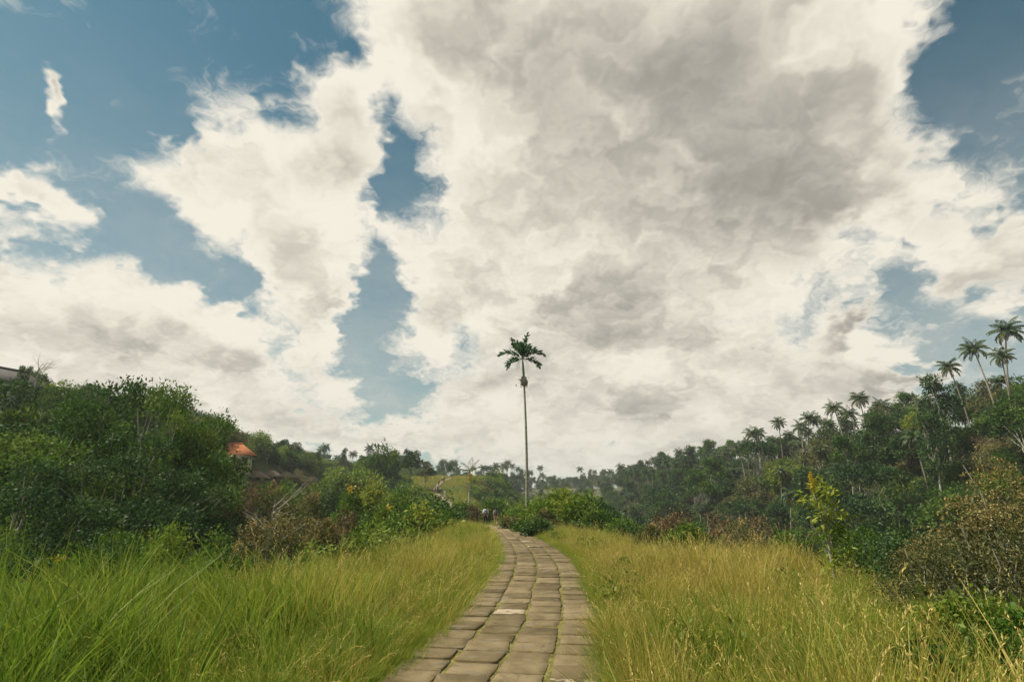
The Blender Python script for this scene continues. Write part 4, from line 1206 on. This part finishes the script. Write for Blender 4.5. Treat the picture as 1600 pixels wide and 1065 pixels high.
# ------------------------------------------------------------------ slim areca palm by the path
MT['areca_trunk'] = solid_mat('areca_trunk', [(0.3, (0.14, 0.14, 0.095)), (0.7, (0.33, 0.33, 0.25))], 3, 5, .85, .3, 9, stretch=(.4, .4, 2.5))
MT['crownshaft'] = solid_mat('crownshaft', [(0.3, (0.11, 0.17, 0.06)), (0.7, (0.20, 0.27, 0.10))], 3, 3, .55)
MT['fibre'] = solid_mat('fibre', [(0.3, (0.13, 0.115, 0.09)), (0.7, (0.34, 0.30, 0.24))], 9, 6, .95, .6)
MT['strand'] = solid_mat('strand', [(0.3, (0.30, 0.25, 0.15)), (0.7, (0.46, 0.40, 0.26))], 9, 3, .9)
def areca():
    D = 45.0
    base = at(823, 795, D); shaft0 = at(818.5, 590, D); crown = at(816.5, 559, D)
    zb = zg(base.x, D) - .3
    root = empty('areca_palm', (base.x, D, zb))
    tag(root, 'tall slim palm with ringed pale trunk standing alone beside the path', 'palm tree')
    o = np.array([base.x, D, zb])
    q = Q(); k = 60; t = np.linspace(0, 1, k)[:, None]
    p0 = np.array([0, 0, 0.]); p1 = np.array([shaft0.x - base.x, 0, shaft0.z - zb])
    pts = p0 + (p1 - p0) * t; pts[:, 0] += .10 * np.sin(t[:, 0] * math.pi)
    rad = np.interp(t[:, 0], [0, .03, .1, .6, 1], [.19, .145, .125, .10, .075]) * (1 + .05 * (np.arange(k) % 2))
    q.tube(pts, rad, 10)
    link('trunk', q.mesh('trunk', [MT['areca_trunk']], True), root)
    c = np.array([crown.x - base.x, 0, crown.z - zb])
    q = Q(); t = np.linspace(0, 1, 9)[:, None]
    q.tube(p1 + (c - p1) * t, [.085, .105, .11, .105, .095, .085, .075, .065, .05], 10)
    link('crownshaft', q.mesh('crownshaft', [MT['crownshaft']], True), root)
    # fronds: yaw (0 = to +X), start elevation, droop, length
    r = np.random.default_rng(5)
    for yaw, e0, dr, L in ((R(14), 48, 95, 2.3), (R(168), 40, 72, 2.35), (R(160), 84, 62, 2.3), (R(20), 88, 30, 2.5), (R(-18), 2, 85, 1.9),
                           (R(195), 0, 90, 1.8), (R(95), 80, 60, 2.2), (R(-70), 60, 80, 1.9), (R(250), 60, 85, 1.9), (R(40), 62, 75, 2.1), (R(130), 68, 40, 2.2)):
        q = Q()
        frond_geo(q, r, (0, 0, 0), yaw, R(e0), R(dr), L, 22, .17, .66, .12, .5, .03, 0, 1, plume=1.0)
        f = link('frond', q.mesh('frond', [MT['leaf_areca'], MT['crownshaft']]), root)
        f.location = c - np.array([0, 0, .12])
    # dry bundle of husks round the trunk below the crown
    q = Q(); b = p1 + np.array([0.02, 0, -.30])
    ang = np.arange(14) / 14 * 2 * math.pi
    rings = []
    zs = [.36, .30, .1, -.12, -.28, -.40]
    rs = [.06, .22, .29, .31, .27, .16]
    for z, rr in zip(zs, rs):
        w = rr * (1 + r.normal(0, .16, 14))
        rings.append(np.stack([b[0] + np.cos(ang) * w, b[1] + np.sin(ang) * w, b[2] + z + r.normal(0, .04, 14)], 1))
    i = np.arange(5)[:, None] * 14; j = np.arange(14)[None, :]; j2 = (j + 1) % 14
    q.add(np.concatenate(rings), np.stack([i + j, i + j2, i + 14 + j2, i + 14 + j], -1).reshape(-1, 4))
    n = 60; P = b + np.stack([r.normal(0, .22, n), r.normal(0, .22, n), r.uniform(-.35, .25, n)], 1)
    q.leaves(P, r.normal(size=(n, 3)) * .5 + np.array([0, 0, -.7]), .26, .07, .5)
    bo = link('husk_bundle', q.mesh('husk_bundle', [MT['fibre']]), root)
    bo['label'] = 'grey brown bundle of dry husks wrapped round the trunk'
    for k in range(6):
        q = Q(); a = r.uniform(2.2, 4.2) if k < 4 else r.uniform(-.6, .6); L = r.uniform(.7, 1.15)
        tt = np.linspace(0, 1, 8)[:, None]
        pts = np.array([math.cos(a), math.sin(a), 0]) * .55 * np.sqrt(tt) + np.array([0, 0, -1]) * L * tt ** 1.6
        q.tube(pts + np.array([0, 0, .05]), np.linspace(.016, .007, 8), 4)
        s_ = link('flower_strand', q.mesh('flower_strand', [MT['strand']]), root); s_.location = c - np.array([0, 0, .1])
areca()

def small_palm():
    """young palm with a yellow fruit cluster on the far side of the ridge dip"""
    D = 108.0
    base = at(733, 790, D); top = at(733, 738, D)
    zb = zg(base.x, D) - .3
    root = empty('young_palm', (base.x, D, zb))
    tag(root, 'short grey-trunked palm with a yellow fruit cluster below the hill', 'palm tree')
    h = top.z - zb
    q = Q(); q.tube(np.array([[0, 0, 0], [.02, 0, h * .35], [0, 0, h * .7], [0, 0, h]]), [.24, .2, .18, .15], 8)
    link('trunk', q.mesh('trunk', [MT['bark_pale']], True), root)
    q = Q(); r = np.random.default_rng(9)
    for i, (yaw, e0, dr) in enumerate(((R(175), 35, 75), (R(10), 45, 60), (R(35), 70, 50), (R(140), 65, 70), (R(-70), 40, 80), (R(250), 30, 80), (R(80), 80, 40))):
        frond_geo(q, r, (0, 0, h), yaw, R(e0), R(dr), 3.4, 18, .14, .8, .3, .4, .04)
    link('crown', q.mesh('crown', [MT['leaf_palm']]), root)
    q = Q(); n = 90
    P = np.array([.15, -.3, h - .9]) + np.stack([r.normal(0, .22, n), r.normal(0, .2, n), r.normal(0, .5, n)], 1)
    q.leaves(P, r.normal(size=(n, 3)) + np.array([0, 0, -.5]), .35, .2, .5)
    link('fruit_cluster', q.mesh('fruit_cluster', [MT['flower_yellow']]), root)
small_palm()

def spike_plant():
    D = 11.0
    p = at(1283, 775, D); z0 = zg(p.x, D) - .1; h = p.z - z0
    root = empty('spike_plant', (p.x, D, z0))
    tag(root, 'leafy upright plant with a tall yellow flower spike above the grass', 'plant')
    r = np.random.default_rng(44); q = Q()
    q.tube(np.array([[.05, 0, 0], [.0, 0, h * .5], [.05, 0, h * .8], [0, 0, h + .2]]), [.035, .03, .022, .012], 6)
    a1 = at(1270, 765, D); a1 = np.array([a1.x - p.x, 0, a1.z - z0])
    q.tube(np.array([[0, 0, h * .5], a1 * .6 + np.array([0, 0, h * .25]), a1]), [.018, .013, .009], 5)
    link('stem', q.mesh('stem', [MT['bark_pale']], True), root)
    q = Q()
    cen = np.array([[.02, 0, h * .82], [.12, .05, h * .65], [-.08, -.05, h * .98], [.08, 0, h * 1.08], [.14, 0, h * .45], [-.02, .05, h * .3]])
    crown_leaves(q, r, cen, np.array([.30, .26, .26, .2, .22, .2]), 620, .13, spread=.12, asp=.34)
    link('foliage', q.mesh('foliage', [MT['leaf_bright']]), root)
    q = Q(); n = 130; t = r.random(n)
    P = a1 + np.stack([r.normal(0, .013, n), r.normal(0, .013, n), t * .34], 1)
    q.leaves(P, r.normal(size=(n, 3)) + np.array([0, 0, .6]), .045, .024, r.random(n))
    link('flower_spike', q.mesh('flower_spike', [MT['flower_yellow']]), root)
spike_plant()

def bare_tree(px, top, D, label, rz=0., seed=3):
    p = at(px, top, D); z0 = zg(p.x, D) - .2; h = p.z - z0
    root = empty('bare_tree', (p.x, D, z0), rz); tag(root, label, 'tree')
    r = np.random.default_rng(seed); q = Q(); tw = Q()
    q.tube(np.array([[0, 0, 0], [.1, 0, h * .3], [0, .1, h * .6], [.1, 0, h * .95]]), [.16, .12, .08, .02], 7)
    for i in range(16):
        z = h - min(h * .6, 4.5) * r.uniform(.1, 1.); a = r.uniform(0, 6.28); L = min(h * .3, 2.2) * r.uniform(.45, 1.)
        e = np.array([math.cos(a) * L, math.sin(a) * L, z + L * r.uniform(.4, 1.)])
        limb(q, [0, 0, z], e, .05, .012, r, 5, .08, 4)
        for _ in range(4):
            m = np.array([0, 0, z]) * .4 + e * .6
            limb(tw, m, e + r.normal(0, .25, 3) * L, .014, .006, r, 4, .1, 4)
    link('trunk', q.mesh('trunk', [MT['bark_pale']], True), root); tw_ = link('twigs', tw.mesh('twigs', [MT['bark_pale']]), root); tw_['kind'] = 'stuff'
bare_tree(62, 570, 70, 'bare leafless tree beside the grey gabled house', .4)
near_tree('tall_a', 36, 573, 70, 'dark pointed tree next to the grey gabled house', .55, rz=.3)
near_tree('tall_a', 47, 574, 71, 'second dark pointed tree between the house and the bare tree', .5, rz=2.3)
bare_tree(430, 770, 36, 'dead pale branching tree among brown brush', 1.4, 6)
bare_tree(168, 735, 33, 'pale dead trunk showing among the dark valley trees', 2.4, 8)

# ------------------------------------------------------------------ houses
MT['roof_orange'] = solid_mat('roof_orange', [(0.3, (0.33, 0.10, 0.035)), (0.7, (0.50, 0.19, 0.07))], 3, 5, .8, .3)
MT['roof_grey'] = solid_mat('roof_grey', [(0.3, (0.045, 0.042, 0.040)), (0.7, (0.11, 0.10, 0.09))], 3, 5, .85, .3)
MT['roof_white'] = solid_mat('roof_white', [(0.3, (0.55, 0.55, 0.52)), (0.7, (0.75, 0.75, 0.72))], 3, 5, .7)
MT['thatch'] = solid_mat('thatch', [(0.3, (0.11, 0.082, 0.052)), (0.7, (0.24, 0.185, 0.12))], 3, 6, .95, .6, stretch=(1, 1, .3))
MT['wall_cream'] = solid_mat('wall_cream', [(0.3, (0.38, 0.32, 0.23)), (0.7, (0.55, 0.48, 0.36))], 1.5, 5, .9)
MT['wall_grey'] = solid_mat('wall_grey', [(0.3, (0.17, 0.20, 0.20)), (0.7, (0.30, 0.33, 0.32))], 1.5, 5, .9)
MT['frame_wood'] = solid_mat('frame_wood', [(0.3, (0.10, 0.06, 0.035)), (0.7, (0.19, 0.12, 0.07))], 6, 4, .7)
m, N_, L_ = mat('window_glass')
b_ = N_.new('ShaderNodeBsdfPrincipled'); b_.inputs['Base Color'].default_value = (0.02, 0.025, 0.03, 1); b_.inputs['Roughness'].default_value = .08
o_ = N_.new('ShaderNodeOutputMaterial'); L_.new(b_.outputs[0], o_.inputs[0]); MT['glass'] = m

def house(px, py, D, w, d, wh, rh, rz, wallm, roofm, label, cat='house', name='house', gable=False, windows=3, base_py=None):
    """py is where the ridge of the roof shows"""
    p = at(px, py, D)
    z0 = p.z - wh - rh
    foot = max(.6, z0 - zg(p.x, D) + 1.2)
    root = empty(name, (p.x, D, z0), rz); tag(root, label, cat)
    q = Q(); q.box((0, 0, (wh - foot) / 2), (w, d, wh + foot)); link('wall', q.mesh('wall', [MT[wallm]]), root)
    q = Q(); ow, od = w / 2 + .7, d / 2 + .7; rl = (w / 2 + .7 if gable else max(.15, w / 2 - d / 2 * .9))
    e = -.35; th = .18
    def shell(dz):
        return [[-ow, -od, wh + e + dz], [ow, -od, wh + e + dz], [ow, od, wh + e + dz], [-ow, od, wh + e + dz], [-rl, 0, wh + rh + dz], [rl, 0, wh + rh + dz]]
    V = shell(0) + shell(th)
    F = [[6, 7, 11, 10], [8, 9, 10, 11], [7, 8, 11, 11], [9, 6, 10, 10], [0, 1, 7, 6], [1, 2, 8, 7], [2, 3, 9, 8], [3, 0, 6, 9], [0, 4, 5, 1], [2, 5, 4, 3]]
    V += [V[11], V[10]]
    F[2] = [7, 8, 11, 12]; F[3] = [9, 6, 10, 13]
    q.add(V, F)
    ro = link('roof', q.mesh('roof', [MT[roofm]]), root)
    q = Q(); q.tube(np.array([[-rl - .1, 0, wh + rh + th + .05], [0, 0, wh + rh + th + .05], [rl + .1, 0, wh + rh + th + .05]]), .14, 6); link('ridge_cap', q.mesh('ridge_cap', [MT[roofm]]), ro)
    for i in range(windows):
        x = (i - (windows - 1) / 2) * w / (windows + .3)
        q = Q(); q.box((x, -d / 2 - .03, wh * .55), (w / (windows + 1) * .62, .1, wh * .45))
        wo = link('window', q.mesh('window', [MT['frame_wood']]), root)
        for sx in (-1, 1):
            q = Q(); q.box((x + sx * w / (windows + 1) * .15, -d / 2 - .09, wh * .55), (w / (windows + 1) * .25, .03, wh * .38))
            link('pane', q.mesh('pane', [MT['glass']]), wo)
    return root
for h, D in zip(HOUSES, HOUSE_D):
    house(h[0], h[1], D, h[3], h[4], h[5], h[6], R(h[7]), h[8], h[9], h[10], h[11], h[11], h[13], h[12])

# ------------------------------------------------------------------ people
def colmat(name, c, rough=.8):
    return solid_mat(name, [(0.3, tuple(x * .85 for x in c)), (0.7, c)], 12, 4, rough)
MT['skin'] = colmat('skin', (0.50, 0.30, 0.20), .55)
MT['hair'] = colmat('hair', (0.022, 0.015, 0.010), .5)
MT['white_cloth'] = colmat('white_cloth', (0.80, 0.81, 0.83)); MT['black_cloth'] = colmat('black_cloth', (0.025, 0.025, 0.03))
MT['grey_cloth'] = colmat('grey_cloth', (0.13, 0.14, 0.17)); MT['dark_pack'] = colmat('dark_pack', (0.045, 0.06, 0.07))
MT['rose_cloth'] = colmat('rose_cloth', (0.30, 0.20, 0.23)); MT['pale_cloth'] = colmat('pale_cloth', (0.30, 0.30, 0.33)); MT['red_cloth'] = colmat('red_cloth', (0.42, 0.08, 0.06)); MT['blue_cloth'] = colmat('blue_cloth', (0.10, 0.15, 0.28))

def skin_obj(name, verts, edges, radii, material, parent, root_i=0, sub=2):
    me = bpy.data.meshes.new(name)
    bm = bmesh.new(); sk = bm.verts.layers.skin.verify()
    bv = [bm.verts.new(v) for v in verts]
    for i, (v, r_) in enumerate(zip(bv, radii)):
        v[sk].radius = r_ if isinstance(r_, tuple) else (r_, r_); v[sk].use_root = (i == root_i)
    for a, b in edges: bm.edges.new((bv[a], bv[b]))
    bm.to_mesh(me); bm.free()
    me.materials.append(material)
    o = link(name, me, parent)
    md = o.modifiers.new('skin', 'SKIN'); md.use_smooth_shade = True
    sb = o.modifiers.new('smooth', 'SUBSURF'); sb.levels = sub; sb.render_levels = sub
    return o

def ball(q, c, rx, ry, rz, nu=10, nv=7, cut=None, lv=.5):
    V = []; 
    for i in range(nv + 1):
        ph = -math.pi / 2 + math.pi * i / nv
        for j in range(nu):
            th = 2 * math.pi * j / nu
            V.append((c[0] + rx * math.cos(ph) * math.cos(th), c[1] + ry * math.cos(ph) * math.sin(th), c[2] + rz * math.sin(ph)))
    F = [[i * nu + j, i * nu + (j + 1) % nu, (i + 1) * nu + (j + 1) % nu, (i + 1) * nu + j] for i in range(nv) for j in range(nu)]
    q.add(V, F, lv)

def person(loc, rz, H, label, top, legs, arms='down', stride=.16, long_hair=False, bare_legs=False, bare_arms=False, sex=1.0, group=None, sub=2):
    """walking figure facing +Y"""
    k = H / 1.75
    root = empty('person', loc, rz, k); tag(root, label, 'person', group)
    sw = .19 * sex; hw = .095
    st = stride
    J = {'pelvis': (0, 0, .95), 'waist': (0, 0, 1.08), 'chest': (0, .005, 1.28), 'upper': (0, 0, 1.42), 'neck': (0, .01, 1.50), 'skull': (0, .03, 1.58), 'crown': (0, .02, 1.68)}
    if arms == 'up':
        L_arm = [(-sw, 0, 1.41), (-sw - .12, .04, 1.17), (-sw - .02, -.02, 1.36), (-sw + .03, -.02, 1.42)]
    else:
        L_arm = [(-sw, 0, 1.41), (-sw - .06, -.05, 1.14), (-sw - .05, .06, .91), (-sw - .04, .09, .80)]
    R_arm = [(sw, 0, 1.41), (sw + .06, .03, 1.14), (sw + .05, .12, .92), (sw + .04, .16, .82)]
    L_leg = [(-hw, 0, .90), (-hw, .06 + st * .3, .50), (-hw, st - .02, .10), (-hw, st + .12, .035)]
    R_leg = [(hw, 0, .90), (hw, .04, .50), (hw, -st, .12), (hw, -st + .12, .035)]
    V = list(J.values()); rad = [(.15, .11), (.125, .095), (.15, .11), (.12, .09), .052, (.078, .095), (.06, .075)]
    E = [(i, i + 1) for i in range(6)]
    def chain(pts, rr, start):
        a = start
        for p_, r_ in zip(pts, rr):
            V.append(p_); rad.append(r_); E.append((a, len(V) - 1)); a = len(V) - 1
        return a
    for A in (L_arm, R_arm):
        a = chain(A, (.058, .043, .031, .036), 3)
        for f, dx in enumerate((-.02, -.007, .007, .02)):
            chain([(A[-1][0] + dx, A[-1][1] + .02, A[-1][2] - .05), (A[-1][0] + dx, A[-1][1] + .03, A[-1][2] - .085)], (.009, .008), a)
    for G in (L_leg, R_leg): chain(G, (.085, .056, .038, .03), 0)
    skin_obj('body', V, E, rad, MT['skin'], root, 0, sub)
    # clothing, a little wider than the body
    tv = [(0, 0, .93), (0, 0, 1.08), (0, .005, 1.28), (0, 0, 1.43)]; te = [(0, 1), (1, 2), (2, 3)]; tr = [(.165, .125), (.145, .112), (.17, .128), (.13, .10)]
    for A in (L_arm, R_arm):
        n0 = len(tv); tv.append(A[0]); tr.append(.074); te.append((3, n0))
        if not bare_arms:
            mid = tuple((a_ + b_2) / 2 for a_, b_2 in zip(A[0], A[1]))
            tv.append(mid); tr.append(.062); te.append((n0, n0 + 1))
            tv.append(A[1]); tr.append(.056); te.append((n0 + 1, n0 + 2))
    skin_obj('shirt', tv, te, tr, MT[top], root, 0, sub)
    lv_ = [(0, 0, .98), (0, 0, .90)]; le = [(0, 1)]; lr = [(.158, .122), (.16, .12)]
    for G in (L_leg, R_leg):
        n0 = len(lv_); lv_.append(G[0]); lr.append(.102); le.append((1, n0))
        if bare_legs:
            lv_.append(tuple(a_ * .55 + b_2 * .45 for a_, b_2 in zip(G[0], G[1]))); lr.append(.092); le.append((n0, n0 + 1))
        else:
            lv_ += [G[1], (G[2][0], G[2][1], G[2][2] - .01)]; lr += [.075, .062]; le += [(n0, n0 + 1), (n0 + 1, n0 + 2)]
    skin_obj('shorts' if bare_legs else 'trousers', lv_, le, lr, MT[legs], root, 0, sub)
    q = Q(); ball(q, (0, .0, 1.645), .088, .105, .105)
    if long_hair:
        q.tube(np.array([[0, -.07, 1.66], [0, -.11, 1.55], [0, -.12, 1.42], [0, -.13, 1.30]]), [.07, .075, .06, .02], 8)
    link('hair', q.mesh('hair', [MT['hair']], True), root)
    q = Q()                                    # face: nose, eyes, ears
    q.leaves(np.array([[0, .115, 1.60]]), np.array([[0, .5, -.6]]), .04, .03, .5, nrm=np.array([[0, 1., .3]]))
    ball(q, (-.084, .03, 1.595), .012, .02, .03, 6, 4); ball(q, (.084, .03, 1.595), .012, .02, .03, 6, 4)
    link('face', q.mesh('face', [MT['skin']], True), root)
    for G in (L_leg, R_leg):
        q = Q(); f = G[3]
        ball(q, (f[0], f[1] - .05, .045), .045, .13, .048, 8, 5); link('shoe', q.mesh('shoe', [MT['black_cloth']], True), root)
    return root

def backpack(prs, label, m_, H=1.75, sx=1.0):
    k = prs.scale[0]
    root = empty('backpack', prs.location, prs.rotation_euler[2], k); tag(root, label, 'backpack')
    q = Q(); ball(q, (0, -.20, 1.20), .15 * sx, .10, .26, 14, 9); link('bag', q.mesh('bag', [MT[m_]], True), root)
    q = Q(); ball(q, (0, -.29, 1.10), .10 * sx, .04, .11, 10, 6); link('pocket', q.mesh('pocket', [MT[m_]], True), root)
    for s in (-1, 1):
        q = Q(); q.tube(np.array([[s * .10, -.15, 1.38], [s * .125, -.04, 1.50], [s * .13, .11, 1.40], [s * .14, .12, 1.22], [s * .15, -.08, 1.04]]), .02, 5)
        link('strap', q.mesh('strap', [MT[m_]], True), root)
def on_path(x, y): return float(prz(np.array([y]))[0]) + .036
man = person((-2.50, 54, on_path(0, 54)), R(8), 1.76, 'person in white shirt and black trousers walking away on the path', 'white_cloth', 'black_cloth', stride=.10)
backpack(man, 'grey backpack worn over the white shirt', 'grey_cloth')
woman = person((-1.52, 53.4, on_path(0, 53.4)), R(10), 1.68, 'person in mauve top and grey shorts with long dark hair walking away', 'rose_cloth', 'pale_cloth', long_hair=True, bare_legs=True, bare_arms=True, sex=.9, stride=.14)
backpack(woman, 'dark backpack worn by the long-haired walker', 'dark_pack', sx=.9)
for i, (px, D, t_, l_, lab) in enumerate(((690.5, 168, 'white_cloth', 'grey_cloth', 'walker in pale clothes near the top of the hill trail'),
        (694, 164, 'black_cloth', 'black_cloth', 'dark-clothed walker just below the trail top'), (685, 158, 'black_cloth', 'blue_cloth', 'walker in dark top and blue trousers midway up the trail'),
        (680, 148, 'white_cloth', 'grey_cloth', 'white-shirted walker on the outer edge of the trail group'), (683.5, 147, 'red_cloth', 'black_cloth', 'walker in red top in the middle of the trail group'),
        (687.5, 146, 'white_cloth', 'black_cloth', 'white-topped walker on the inner edge of the trail group'), (695, 138, 'white_cloth', 'white_cloth', 'walker all in white alone at the trail foot'))):
    x = at(px, 770, D).x
    c_ = float(pcx(np.array([D]))[0]); x = min(max(x, c_ - 1.2), c_ + 1.2)
    person((x, D, zg(x, D) + .14), R(20), 1.72, lab, t_, l_, stride=.12, sub=1, group='walkers on the hill trail')

# ------------------------------------------------------------------ haze
m, N_, L_ = mat('haze_air')
pv = N_.new('ShaderNodeVolumePrincipled')
pv.inputs['Color'].default_value = (0.80, 0.86, 0.88, 1); pv.inputs['Density'].default_value = 0.00030; pv.inputs['Anisotropy'].default_value = 0.2
o_ = N_.new('ShaderNodeOutputMaterial'); L_.new(pv.outputs[0], o_.inputs['Volume'])
q = Q(); q.box((0, 1500, 20), (5200, 3300, 120))
hz = link('haze', q.mesh('haze', [m]))
tag(hz, 'thin pale haze filling the valley air', kind='stuff')
